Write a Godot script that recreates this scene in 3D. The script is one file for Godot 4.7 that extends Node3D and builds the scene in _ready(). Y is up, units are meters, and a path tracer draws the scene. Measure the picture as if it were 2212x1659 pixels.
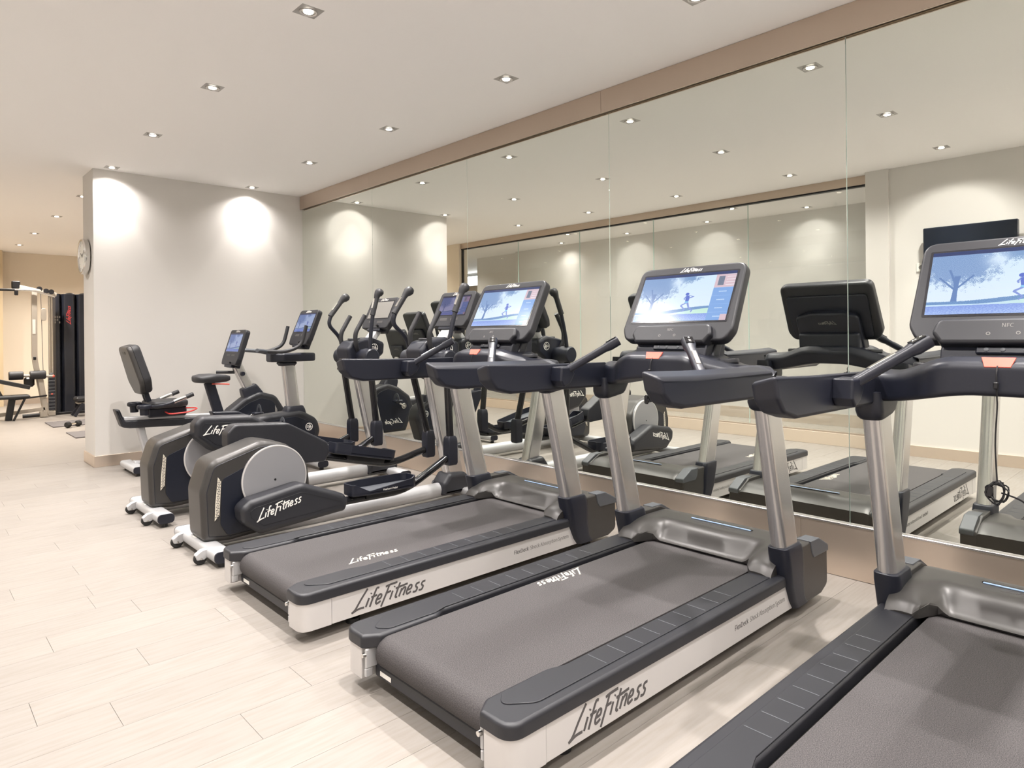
extends Node3D
# A hotel gym: a row of treadmills, elliptical trainers and exercise bikes in front of a mirrored wall.

const CEIL := 2.94
const MIRROR_X := 3.608
const END_Z := -7.6
const EXPOSURE := 1.0

var M := {}
var used := {}
var shared := {}
var text_font: SystemFont

# ------------------------------------------------------------------ geometry collector
class Geo:
	var v := PackedVector3Array()
	var mark := 0

	func begin() -> void:
		mark = v.size()

	func tri(a: Vector3, b: Vector3, c: Vector3) -> void:
		v.append(a); v.append(b); v.append(c)

	func quad(a: Vector3, b: Vector3, c: Vector3, d: Vector3) -> void:
		tri(a, b, c); tri(a, c, d)

	func orient() -> void:
		var vol := 0.0
		for i in range(mark, v.size(), 3):
			vol += v[i].dot(v[i + 1].cross(v[i + 2]))
		if vol > 0.0:
			for i in range(mark, v.size(), 3):
				var t := v[i + 1]
				v[i + 1] = v[i + 2]
				v[i + 2] = t
		mark = v.size()

	func box(c: Vector3, s: Vector3, b := 0.0, xf := Transform3D()) -> void:
		begin()
		var h := s * 0.5
		b = minf(b, minf(h.x, minf(h.y, h.z)) * 0.98)
		if b <= 0.0:
			var p := []
			for i in 8:
				p.append(c + Vector3(h.x * (1 if i & 1 else -1), h.y * (1 if i & 2 else -1), h.z * (1 if i & 4 else -1)))
			quad(p[0], p[1], p[3], p[2]); quad(p[4], p[6], p[7], p[5])
			quad(p[0], p[4], p[5], p[1]); quad(p[2], p[3], p[7], p[6])
			quad(p[0], p[2], p[6], p[4]); quad(p[1], p[5], p[7], p[3])
		else:
			var P := func(sx: float, sy: float, sz: float, ax: int) -> Vector3:
				var q := Vector3(h.x - b, h.y - b, h.z - b)
				q[ax] = h[ax]
				return Vector3(q.x * sx, q.y * sy, q.z * sz)
			var add := func(pts: Array) -> void:
				var mid := Vector3.ZERO
				for q in pts: mid += q
				var nn: Vector3 = (pts[2] - pts[0]).cross(pts[1] - pts[0])
				if nn.dot(mid) < 0: pts.reverse()
				for k in range(1, pts.size() - 1): tri(pts[0] + c, pts[k] + c, pts[k + 1] + c)
			for ax in 3:
				for s1 in [-1.0, 1.0]:
					var pts := []
					for pr in [[-1.0, -1.0], [1.0, -1.0], [1.0, 1.0], [-1.0, 1.0]]:
						var sg := Vector3(s1, s1, s1)
						sg[(ax + 1) % 3] = pr[0]; sg[(ax + 2) % 3] = pr[1]
						pts.append(P.call(sg.x, sg.y, sg.z, ax))
					add.call(pts)
			for ax in 3:
				var a1 := (ax + 1) % 3
				var a2 := (ax + 2) % 3
				for pr in [[-1.0, -1.0], [1.0, -1.0], [1.0, 1.0], [-1.0, 1.0]]:
					var sg := Vector3.ZERO
					sg[a1] = pr[0]; sg[a2] = pr[1]
					sg[ax] = -1.0
					var q0: Vector3 = P.call(sg.x, sg.y, sg.z, a1)
					var q1: Vector3 = P.call(sg.x, sg.y, sg.z, a2)
					sg[ax] = 1.0
					var q2: Vector3 = P.call(sg.x, sg.y, sg.z, a2)
					var q3: Vector3 = P.call(sg.x, sg.y, sg.z, a1)
					add.call([q0, q1, q2, q3])
			for sx in [-1.0, 1.0]:
				for sy in [-1.0, 1.0]:
					for sz in [-1.0, 1.0]:
						add.call([P.call(sx, sy, sz, 0), P.call(sx, sy, sz, 1), P.call(sx, sy, sz, 2)])
		apply(xf)
		orient()

	func apply(xf: Transform3D) -> void:
		if xf != Transform3D():
			for i in range(mark, v.size()): v[i] = xf * v[i]

	static func fix(poly: PackedVector2Array) -> PackedVector2Array:
		var a := 0.0
		for i in poly.size():
			a += poly[i].cross(poly[(i + 1) % poly.size()])
		if a < 0.0:
			var r := poly.duplicate()
			r.reverse()
			return r
		return poly

	static func inset(poly: PackedVector2Array, d: float) -> PackedVector2Array:
		var out := PackedVector2Array()
		var n := poly.size()
		for i in n:
			var e0 := (poly[i] - poly[(i + n - 1) % n]).normalized()
			var e1 := (poly[(i + 1) % n] - poly[i]).normalized()
			var n0 := Vector2(-e0.y, e0.x)
			var n1 := Vector2(-e1.y, e1.x)
			var m := (n0 + n1).normalized()
			out.append(poly[i] + m * d / maxf(0.5, m.dot(n0)))
		return out

	# polygon in x/y pushed from z0 to z1, edges rounded by b (front, at z1) and b0 (back, at z0)
	func prism(poly_in: PackedVector2Array, z0: float, z1: float, b := 0.0, xf := Transform3D(), b0 := -1.0, steps := 3) -> void:
		begin()
		var poly := fix(poly_in)
		if b0 < 0.0: b0 = b
		var rings := []
		if b0 > 0.0:
			for k in steps:
				var t := PI / 2 * k / steps
				rings.append([inset(poly, b0 * (1.0 - sin(t))), z0 + b0 * (1.0 - cos(t))])
		rings.append([poly, z0 + b0])
		rings.append([poly, z1 - b])
		if b > 0.0:
			for k in range(1, steps + 1):
				var t := PI / 2 * k / steps
				rings.append([inset(poly, b * (1.0 - cos(t))), z1 - b + b * sin(t)])
		var n := poly.size()
		for r in rings.size() - 1:
			var A: PackedVector2Array = rings[r][0]
			var B: PackedVector2Array = rings[r + 1][0]
			for i in n:
				var j := (i + 1) % n
				quad(Vector3(A[i].x, A[i].y, rings[r][1]), Vector3(A[j].x, A[j].y, rings[r][1]), Vector3(B[j].x, B[j].y, rings[r + 1][1]), Vector3(B[i].x, B[i].y, rings[r + 1][1]))
		var L: PackedVector2Array = rings[-1][0]
		var F: PackedVector2Array = rings[0][0]
		var idx := Geometry2D.triangulate_polygon(poly)
		for i in range(0, idx.size(), 3):
			var a := idx[i]
			var bb := idx[i + 1]
			var c := idx[i + 2]
			if (poly[bb] - poly[a]).cross(poly[c] - poly[a]) < 0.0:
				var t := bb
				bb = c
				c = t
			tri(Vector3(L[a].x, L[a].y, rings[-1][1]), Vector3(L[bb].x, L[bb].y, rings[-1][1]), Vector3(L[c].x, L[c].y, rings[-1][1]))
			tri(Vector3(F[a].x, F[a].y, rings[0][1]), Vector3(F[c].x, F[c].y, rings[0][1]), Vector3(F[bb].x, F[bb].y, rings[0][1]))
		apply(xf)
		orient()

	# rings of equal length, joined; ends capped with fans
	func loft(rings: Array, closed := true, xf := Transform3D()) -> void:
		begin()
		var n: int = rings[0].size()
		for r in rings.size() - 1:
			for i in n:
				var j := (i + 1) % n
				quad(rings[r][i], rings[r][j], rings[r + 1][j], rings[r + 1][i])
		if closed:
			for e in [0, rings.size() - 1]:
				var mid := Vector3.ZERO
				for p in rings[e]: mid += p
				mid /= n
				for i in n:
					var j := (i + 1) % n
					if e == 0: tri(rings[e][j], rings[e][i], mid)
					else: tri(rings[e][i], rings[e][j], mid)
		apply(xf)
		orient()

	# a section (in side/up axes) carried along a path; scale may vary from point to point
	func sweep(path: Array, section: PackedVector2Array, scales = null, up := Vector3.UP) -> void:
		var rings := []
		var n := path.size()
		for i in n:
			var t: Vector3
			if i == 0: t = path[1] - path[0]
			elif i == n - 1: t = path[n - 1] - path[n - 2]
			else: t = (path[i + 1] - path[i]).normalized() + (path[i] - path[i - 1]).normalized()
			t = t.normalized()
			var side := t.cross(up).normalized()
			var u := side.cross(t).normalized()
			var sc := Vector2.ONE
			if scales != null:
				var k = scales[i]
				sc = k if k is Vector2 else Vector2(k, k)
			var ring := PackedVector3Array()
			for p in section:
				ring.append(path[i] + side * p.x * sc.x + u * p.y * sc.y)
			rings.append(ring)
		loft(rings)

	func tube(path: Array, r: float, seg := 12, scales = null, up := Vector3(0.03, 0.02, 1)) -> void:
		var c := PackedVector2Array()
		for i in seg:
			c.append(Vector2(cos(TAU * i / seg), sin(TAU * i / seg)) * r)
		sweep(path, c, scales, up)

	# profile of (radius, height) turned round the y axis
	func lathe(profile: Array, seg := 32, xf := Transform3D()) -> void:
		begin()
		for k in profile.size() - 1:
			var p: Vector2 = profile[k]
			var q: Vector2 = profile[k + 1]
			for i in seg:
				var a := TAU * i / seg
				var b := TAU * (i + 1) / seg
				var p0 := Vector3(cos(a) * p.x, p.y, sin(a) * p.x)
				var p1 := Vector3(cos(b) * p.x, p.y, sin(b) * p.x)
				var q0 := Vector3(cos(a) * q.x, q.y, sin(a) * q.x)
				var q1 := Vector3(cos(b) * q.x, q.y, sin(b) * q.x)
				if p.x > 1e-6: tri(p0, p1, q1)
				if q.x > 1e-6: tri(p0, q1, q0)
		apply(xf)
		orient()

	func mesh(deg := 38.0) -> ArrayMesh:
		var nf := v.size() / 3
		var fn := PackedVector3Array()
		var un := PackedVector3Array()
		fn.resize(nf); un.resize(nf)
		var at := {}
		for f in nf:
			var n := (v[f * 3 + 2] - v[f * 3]).cross(v[f * 3 + 1] - v[f * 3])
			fn[f] = n
			un[f] = n.normalized()
			for k in 3:
				var p := v[f * 3 + k] * 20000.0
				var key := Vector3i(roundi(p.x), roundi(p.y), roundi(p.z))
				if at.has(key): at[key].append(f)
				else: at[key] = [f]
		var lim := cos(deg_to_rad(deg))
		var nn := PackedVector3Array()
		nn.resize(v.size())
		for f in nf:
			for k in 3:
				var p := v[f * 3 + k] * 20000.0
				var s := Vector3.ZERO
				for g in at[Vector3i(roundi(p.x), roundi(p.y), roundi(p.z))]:
					if un[g].dot(un[f]) > lim: s += fn[g]
				nn[f * 3 + k] = s.normalized() if s.length_squared() > 0.0 else un[f]
		var arr := []
		arr.resize(Mesh.ARRAY_MAX)
		arr[Mesh.ARRAY_VERTEX] = v
		arr[Mesh.ARRAY_NORMAL] = nn
		var m := ArrayMesh.new()
		m.add_surface_from_arrays(Mesh.PRIMITIVE_TRIANGLES, arr)
		return m

# ------------------------------------------------------------------ small helpers
func P2(a: Array) -> PackedVector2Array:
	var o := PackedVector2Array()
	for p in a: o.append(Vector2(p[0], p[1]))
	return o

# polygon with rounded corners; each corner is [x, y] or [x, y, radius]
func RP(a: Array, r := 0.02, n := 5) -> PackedVector2Array:
	var o := PackedVector2Array()
	var m := a.size()
	for i in m:
		var p := Vector2(a[i][0], a[i][1])
		var rr: float = a[i][2] if a[i].size() > 2 else r
		var q := Vector2(a[(i + m - 1) % m][0], a[(i + m - 1) % m][1])
		var s := Vector2(a[(i + 1) % m][0], a[(i + 1) % m][1])
		var d0 := (q - p).normalized()
		var d1 := (s - p).normalized()
		var ang := acos(clampf(d0.dot(d1), -1, 1))
		var cut := minf(rr / tan(ang / 2), minf(p.distance_to(q), p.distance_to(s)) * 0.48)
		if rr <= 0.0 or cut < 1e-5:
			o.append(p)
			continue
		for k in n + 1:
			var t := float(k) / n
			var A := p + d0 * cut
			var B := p + d1 * cut
			o.append(A.lerp(p, t).lerp(p.lerp(B, t), t))
	return o

func rrect(w: float, h: float, r: float, n := 5) -> PackedVector2Array:
	return RP([[-w / 2, -h / 2], [w / 2, -h / 2], [w / 2, h / 2], [-w / 2, h / 2]], r, n)

func circle2(r: float, n := 24, c := Vector2.ZERO) -> PackedVector2Array:
	var o := PackedVector2Array()
	for i in n: o.append(c + Vector2(cos(TAU * i / n), sin(TAU * i / n)) * r)
	return o

func smooth(pts: Array, n := 5) -> Array:
	var o := []
	for i in pts.size() - 1:
		var p0: Vector3 = pts[maxi(i - 1, 0)]
		var p1: Vector3 = pts[i]
		var p2: Vector3 = pts[i + 1]
		var p3: Vector3 = pts[mini(i + 2, pts.size() - 1)]
		for k in n:
			o.append(p1.cubic_interpolate(p2, p0, p3, float(k) / n))
	o.append(pts[-1])
	return o

# path with its corners rounded by r
func bend(pts: Array, r: float, n := 5) -> Array:
	var o := [pts[0]]
	for i in range(1, pts.size() - 1):
		var p: Vector3 = pts[i]
		var d0: Vector3 = (pts[i - 1] - p)
		var d1: Vector3 = (pts[i + 1] - p)
		var c := minf(r, minf(d0.length(), d1.length()) * 0.48)
		var A := p + d0.normalized() * c
		var B := p + d1.normalized() * c
		for k in n + 1:
			var t := float(k) / n
			o.append(A.lerp(p, t).lerp(p.lerp(B, t), t))
	o.append(pts[-1])
	return o

func flat_xf() -> Transform3D:      # plan polygon (x, z) pushed upward
	return Transform3D(Basis(Vector3(1, 0, 0), Vector3(0, 0, 1), Vector3(0, 1, 0)), Vector3.ZERO)

func numbered(called: String) -> String:
	used[called] = used.get(called, -1) + 1
	return called if used[called] == 0 else "%s_%03d" % [called, used[called]]

func tag(o: Node3D, label: String, category: String, group := "") -> void:
	o.set_meta("label", label)
	o.set_meta("category", category)
	if group != "": o.set_meta("group", group)

func thing(called: String, label: String, category: String, at: Vector3, turn := 0.0, group := "") -> Node3D:
	var o := Node3D.new()
	o.name = numbered(called)
	add_child(o)
	o.position = at
	o.rotation.y = turn
	tag(o, label, category, group)
	return o

func part(parent: Node3D, called: String, g, m: Material, deg := 38.0, xf := Transform3D()) -> MeshInstance3D:
	var o := MeshInstance3D.new()
	o.name = called
	o.mesh = g.mesh(deg) if g is Geo else g
	o.material_override = m
	o.transform = xf
	parent.add_child(o, true)
	return o

func struct(called: String, g, m: Material, deg := 38.0) -> MeshInstance3D:
	var o := part(self, called, g, m, deg)
	o.set_meta("kind", "structure")
	return o

func words(s: String, height: float, depth := 0.0006) -> TextMesh:
	var t := TextMesh.new()
	t.text = s
	t.font = text_font
	t.font_size = 32
	t.pixel_size = height / 32.0
	t.depth = depth
	t.curve_step = 2.0
	return t

func uvquad(a: Vector3, b: Vector3, c: Vector3, d: Vector3) -> ArrayMesh:   # a top-left, b top-right, c bottom-right, d bottom-left
	var arr := []
	arr.resize(Mesh.ARRAY_MAX)
	var n := (c - a).cross(b - a).normalized()
	arr[Mesh.ARRAY_VERTEX] = PackedVector3Array([a, b, c, a, c, d])
	arr[Mesh.ARRAY_NORMAL] = PackedVector3Array([n, n, n, n, n, n])
	arr[Mesh.ARRAY_TEX_UV] = PackedVector2Array([Vector2(0, 0), Vector2(1, 0), Vector2(1, 1), Vector2(0, 0), Vector2(1, 1), Vector2(0, 1)])
	var m := ArrayMesh.new()
	m.add_surface_from_arrays(Mesh.PRIMITIVE_TRIANGLES, arr)
	return m

# ------------------------------------------------------------------ lettering drawn as brush strokes
func strokes_mesh(strokes: Array, w: float, slant: float, scale: float, depth: float) -> ArrayMesh:
	var g := Geo.new()
	for st in strokes:
		var pts := []
		for p in st: pts.append(Vector3((p[0] + p[1] * slant) * scale, p[1] * scale, 0))
		if pts.size() > 2: pts = smooth(pts, 3)
		var n := pts.size()
		var ring := []
		for i in n:
			var t: Vector3 = (pts[mini(i + 1, n - 1)] - pts[maxi(i - 1, 0)]).normalized()
			var s := Vector3(-t.y, t.x, 0) * w * scale * 0.5
			var z := Vector3(0, 0, depth)
			ring.append(PackedVector3Array([pts[i] - s, pts[i] + s, pts[i] + s + z, pts[i] - s + z]))
		g.loft(ring)
	return g.mesh(20)

func logo() -> ArrayMesh:     # the makers' hand-lettered name, one unit wide, along +x from the origin
	if shared.has("logo"): return shared["logo"]
	var e := func(x: float) -> Array: return [[x + 0.02, 0.26], [x + 0.3, 0.3], [x + 0.29, 0.5], [x + 0.1, 0.52], [x, 0.2], [x + 0.12, 0.0], [x + 0.38, 0.1]]
	var s := func(x: float) -> Array: return [[x + 0.36, 0.52], [x + 0.14, 0.5], [x + 0.12, 0.34], [x + 0.3, 0.2], [x + 0.24, 0.0], [x, 0.02]]
	var st := [
		[[0.42, 1.15], [0.16, 0.55], [-0.02, 0.05], [-0.22, -0.12]], [[-0.16, -0.1], [0.2, 0.02], [0.62, 0.02]],
		[[0.78, 0.52], [0.74, 0.0]], [[0.83, 0.74], [0.85, 0.8]],
		[[1.34, 0.98], [1.16, 1.0], [1.1, 0.6], [1.06, -0.06]], [[0.94, 0.52], [1.36, 0.56]],
		e.call(1.42),
		[[2.12, 0.98], [2.08, 0.5], [1.98, -0.28]], [[1.86, 0.92], [2.2, 0.98], [2.72, 1.0]], [[2.02, 0.5], [2.42, 0.54]],
		[[2.56, 0.52], [2.54, 0.0]], [[2.6, 0.72], [2.62, 0.78]],
		[[2.98, 0.92], [2.94, 0.4], [2.94, 0.06], [3.1, 0.02]], [[2.76, 0.6], [3.0, 0.64], [3.66, 0.7]],
		[[3.28, 0.5], [3.24, 0.0]], [[3.26, 0.3], [3.44, 0.5], [3.6, 0.44], [3.58, 0.0]],
		e.call(3.78), s.call(4.34), s.call(4.82),
	]
	shared["logo"] = strokes_mesh(st, 0.13, 0.42, 1.0 / 5.4, 0.0016)
	return shared["logo"]

func logo_cycle() -> ArrayMesh:
	if shared.has("cycle"): return shared["cycle"]
	var e := func(x: float) -> Array: return [[x + 0.02, 0.26], [x + 0.3, 0.3], [x + 0.29, 0.5], [x + 0.1, 0.52], [x, 0.2], [x + 0.12, 0.0], [x + 0.38, 0.1]]
	var st := [
		[[0.42, 1.15], [0.16, 0.55], [-0.02, 0.05], [-0.22, -0.12]], [[-0.16, -0.1], [0.2, 0.02], [0.62, 0.02]],
		[[0.78, 0.52], [0.74, 0.0]], [[0.83, 0.74], [0.85, 0.8]],
		[[1.34, 0.98], [1.16, 1.0], [1.1, 0.6], [1.06, -0.06]], [[0.94, 0.52], [1.36, 0.56]], e.call(1.42),
		[[2.7, 0.85], [2.5, 1.0], [2.2, 0.8], [2.05, 0.35], [2.25, 0.0], [2.65, 0.1]],
		[[2.8, 0.5], [2.82, 0.15], [3.0, 0.05], [3.14, 0.4]], [[3.18, 0.5], [3.08, -0.1], [2.8, -0.4]],
		[[3.62, 0.46], [3.42, 0.5], [3.32, 0.2], [3.46, 0.0], [3.68, 0.1]], [[3.86, 1.0], [3.8, 0.3], [3.9, 0.0]], e.call(4.02),
	]
	shared["cycle"] = strokes_mesh(st, 0.12, 0.42, 1.0 / 4.6, 0.0016)
	return shared["cycle"]

func emblem() -> ArrayMesh:     # ring with a striding mark, unit radius
	if shared.has("emblem"): return shared["emblem"]
	var ring := []
	for i in 33: ring.append([cos(TAU * i / 32), sin(TAU * i / 32)])
	shared["emblem"] = strokes_mesh([ring, [[-0.85, 0.2], [-0.1, 0.25], [0.3, -0.3], [0.62, -0.7]], [[-0.75, -0.15], [-0.1, -0.12], [0.0, -0.5], [-0.2, -0.85]], [[-0.1, 0.9], [0.28, 0.55], [0.55, -0.15], [0.9, -0.2]], [[0.28, 0.55], [0.25, 0.1], [0.4, -0.25]]], 0.15, 0.0, 1.0, 0.03)
	return shared["emblem"]

# ------------------------------------------------------------------ materials
func noise_tex(freq: float, oct: int, ramp: Array, size := 512, seed_ := 1, type := FastNoiseLite.TYPE_SIMPLEX_SMOOTH, w := -1) -> NoiseTexture2D:
	var n := FastNoiseLite.new()
	n.seed = seed_
	n.noise_type = type
	n.frequency = freq
	n.fractal_octaves = oct
	var t := NoiseTexture2D.new()
	t.width = size if w < 0 else w
	t.height = size
	t.seamless = true
	t.noise = n
	if ramp.size():
		var g := Gradient.new()
		var off := PackedFloat32Array()
		var col := PackedColorArray()
		for i in ramp.size():
			off.append(float(i) / (ramp.size() - 1))
			col.append(ramp[i])
		g.offsets = off
		g.colors = col
		t.color_ramp = g
	return t

func mat(c: Color, rough := 0.5, metal := 0.0, spec := 0.5) -> StandardMaterial3D:
	var m := StandardMaterial3D.new()
	m.albedo_color = c
	m.roughness = rough
	m.metallic = metal
	m.metallic_specular = spec
	return m

func lin(r: float, g: float, b: float) -> Color:
	return Color(r, g, b).linear_to_srgb()

func grained(m: StandardMaterial3D, freq: float, amount: float, scale: float, relief := 0.0) -> StandardMaterial3D:
	m.albedo_texture = noise_tex(freq, 2, [Color(1 - amount, 1 - amount, 1 - amount), Color(1, 1, 1)], 256, 5)
	m.uv1_triplanar = true
	m.uv1_scale = Vector3.ONE * scale
	if relief > 0.0:
		m.heightmap_enabled = true
		m.heightmap_texture = noise_tex(freq, 2, [], 256, 6)
		m.heightmap_scale = relief
	return m

func make_materials() -> void:
	text_font = SystemFont.new()
	text_font.font_names = PackedStringArray(["Droid Sans"])
	M.plastic = mat(lin(0.016, 0.0165, 0.021), 0.42)
	M.plastic_smooth = mat(lin(0.009, 0.0105, 0.019), 0.4)
	M.navy = mat(lin(0.006, 0.008, 0.016), 0.4)
	M.black = mat(lin(0.006, 0.006, 0.008), 0.4)
	M.gloss_black = mat(lin(0.008, 0.008, 0.01), 0.12)
	M.rubber = mat(lin(0.03, 0.029, 0.029), 0.8, 0.0, 0.3)
	M.gunmetal = mat(lin(0.05, 0.047, 0.045), 0.36, 0.3)
	M.grey_plastic = mat(lin(0.07, 0.075, 0.085), 0.45)
	M.silver = mat(lin(0.58, 0.56, 0.55), 0.42, 0.25)
	M.paint_silver = mat(lin(0.52, 0.52, 0.53), 0.42, 0.35)
	M.disc = mat(lin(0.30, 0.30, 0.315), 0.45, 0.35)
	M.alu = mat(lin(0.68, 0.665, 0.66), 0.27, 0.9)
	M.chrome = mat(lin(0.75, 0.74, 0.72), 0.16, 1.0)
	M.belt = mat(lin(0.11, 0.102, 0.103), 0.72, 0.0, 0.4)
	M.belt.albedo_texture = noise_tex(0.32, 2, [Color(0.45, 0.45, 0.47), Color(0.6, 0.6, 0.61), Color(0.86, 0.85, 0.85), Color(1.0, 0.98, 0.96)], 512, 3)
	M.belt.uv1_triplanar = true
	M.belt.uv1_scale = Vector3.ONE * 1.7
	M.belt.heightmap_enabled = true
	M.belt.heightmap_texture = noise_tex(0.32, 2, [], 512, 3)
	M.belt.heightmap_scale = 0.04
	M.vinyl = mat(lin(0.018, 0.018, 0.021), 0.5)
	M.ink_white = mat(lin(0.82, 0.8, 0.76), 0.5)
	M.ink_cream = mat(lin(0.62, 0.57, 0.48), 0.7)
	M.ink_dark = mat(lin(0.07, 0.065, 0.065), 0.5)
	M.ink_grey = mat(lin(0.2, 0.19, 0.18), 0.5)
	M.red = mat(lin(0.78, 0.13, 0.09), 0.45)
	M.red_gloss = mat(lin(0.6, 0.05, 0.045), 0.3)
	M.amber_ink = mat(lin(0.55, 0.06, 0.06), 0.4)
	M.paper = mat(lin(0.75, 0.73, 0.68), 0.6)
	M.blue_strip = mat(lin(0.3, 0.42, 0.62), 0.15)
	M.steel = mat(lin(0.74, 0.63, 0.53), 0.3, 0.8)
	M.beam = mat(lin(0.55, 0.455, 0.375), 0.3, 0.7)
	M.mirror = mat(lin(0.86, 0.885, 0.83), 0.0, 1.0)
	M.wall = mat(lin(0.66, 0.635, 0.605), 0.75, 0.0, 0.3)
	M.wall_warm = mat(lin(0.74, 0.66, 0.55), 0.75, 0.0, 0.3)
	M.ceiling = mat(lin(0.92, 0.90, 0.885), 0.85, 0.0, 0.2)
	M.wood_dark = mat(lin(0.2, 0.13, 0.08), 0.5)
	M.tan = mat(lin(0.58, 0.46, 0.3), 0.6)
	M.stone = mat(lin(0.55, 0.46, 0.37), 0.3)
	M.corridor_floor = mat(lin(0.5, 0.46, 0.41), 0.12)
	var glass := mat(Color(0.9, 0.95, 0.92, 0.05), 0.02)
	glass.transparency = BaseMaterial3D.TRANSPARENCY_ALPHA
	M.glass = glass
	M.glass_edge = mat(lin(0.45, 0.6, 0.55), 0.1)
	for k in 4:
		var t: float = [1.0, 0.965, 1.02, 0.985][k]
		var f := mat(lin(0.262 * t, 0.24 * t, 0.219 * t), 0.46, 0.0, 0.4)
		f.albedo_texture = noise_tex(0.035, 4, [Color(0.93, 0.92, 0.905), Color(0.975, 0.97, 0.965), Color(1, 1, 1)], 512, 31 + k)
		f.uv1_triplanar = true
		f.uv1_world_triplanar = true
		f.uv1_scale = Vector3(0.22, 0.5, 2.4)
		f.uv1_offset = Vector3(0.37 * k, 0, 0.61 * k)
		M["floor%d" % k] = f
	M.lamp = mat(Color(1, 1, 1), 0.5)
	M.lamp.emission_enabled = true
	M.lamp.emission = Color(1.0, 0.96, 0.9)
	M.lamp.emission_energy_multiplier = 14.0
	M.fitting = mat(lin(0.42, 0.4, 0.385), 0.38, 0.4)
	M.cove = mat(Color(1, 1, 1), 0.5)
	M.cove.emission_enabled = true
	M.cove.emission = Color(0.95, 0.97, 1.0)
	M.cove.emission_energy_multiplier = 1.6
	M.screen_off = mat(lin(0.2, 0.19, 0.175), 0.35)
	M.bezel_dark = mat(lin(0.02, 0.02, 0.024), 0.2)
	M.tv = mat(lin(0.008, 0.011, 0.018), 0.12)
	M.mat_grey = mat(lin(0.11, 0.1, 0.1), 0.8)
	M.tube_light = mat(lin(0.42, 0.38, 0.33), 0.45, 0.2)
	M.tower = mat(lin(0.016, 0.018, 0.026), 0.3)

func put(buf: PackedByteArray, w: int, x: int, y: int, c: Color, a := 1.0) -> void:
	var i := (y * w + x) * 3
	buf[i] = int(lerpf(buf[i], c.r8, a)); buf[i + 1] = int(lerpf(buf[i + 1], c.g8, a)); buf[i + 2] = int(lerpf(buf[i + 2], c.b8, a))

func fill_poly(buf: PackedByteArray, w: int, h: int, poly: PackedVector2Array, c: Color, a := 1.0) -> PackedByteArray:
	var lo := poly[0]
	var hi := poly[0]
	for p in poly:
		lo = lo.min(p)
		hi = hi.max(p)
	for y in range(maxi(0, int(lo.y)), mini(h, int(hi.y) + 1)):
		for x in range(maxi(0, int(lo.x)), mini(w, int(hi.x) + 1)):
			if Geometry2D.is_point_in_polygon(Vector2(x + 0.5, y + 0.5), poly):
				var i := (y * w + x) * 3
				buf[i] = int(lerpf(buf[i], c.r8, a)); buf[i + 1] = int(lerpf(buf[i + 1], c.g8, a)); buf[i + 2] = int(lerpf(buf[i + 2], c.b8, a))
	return buf

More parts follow.
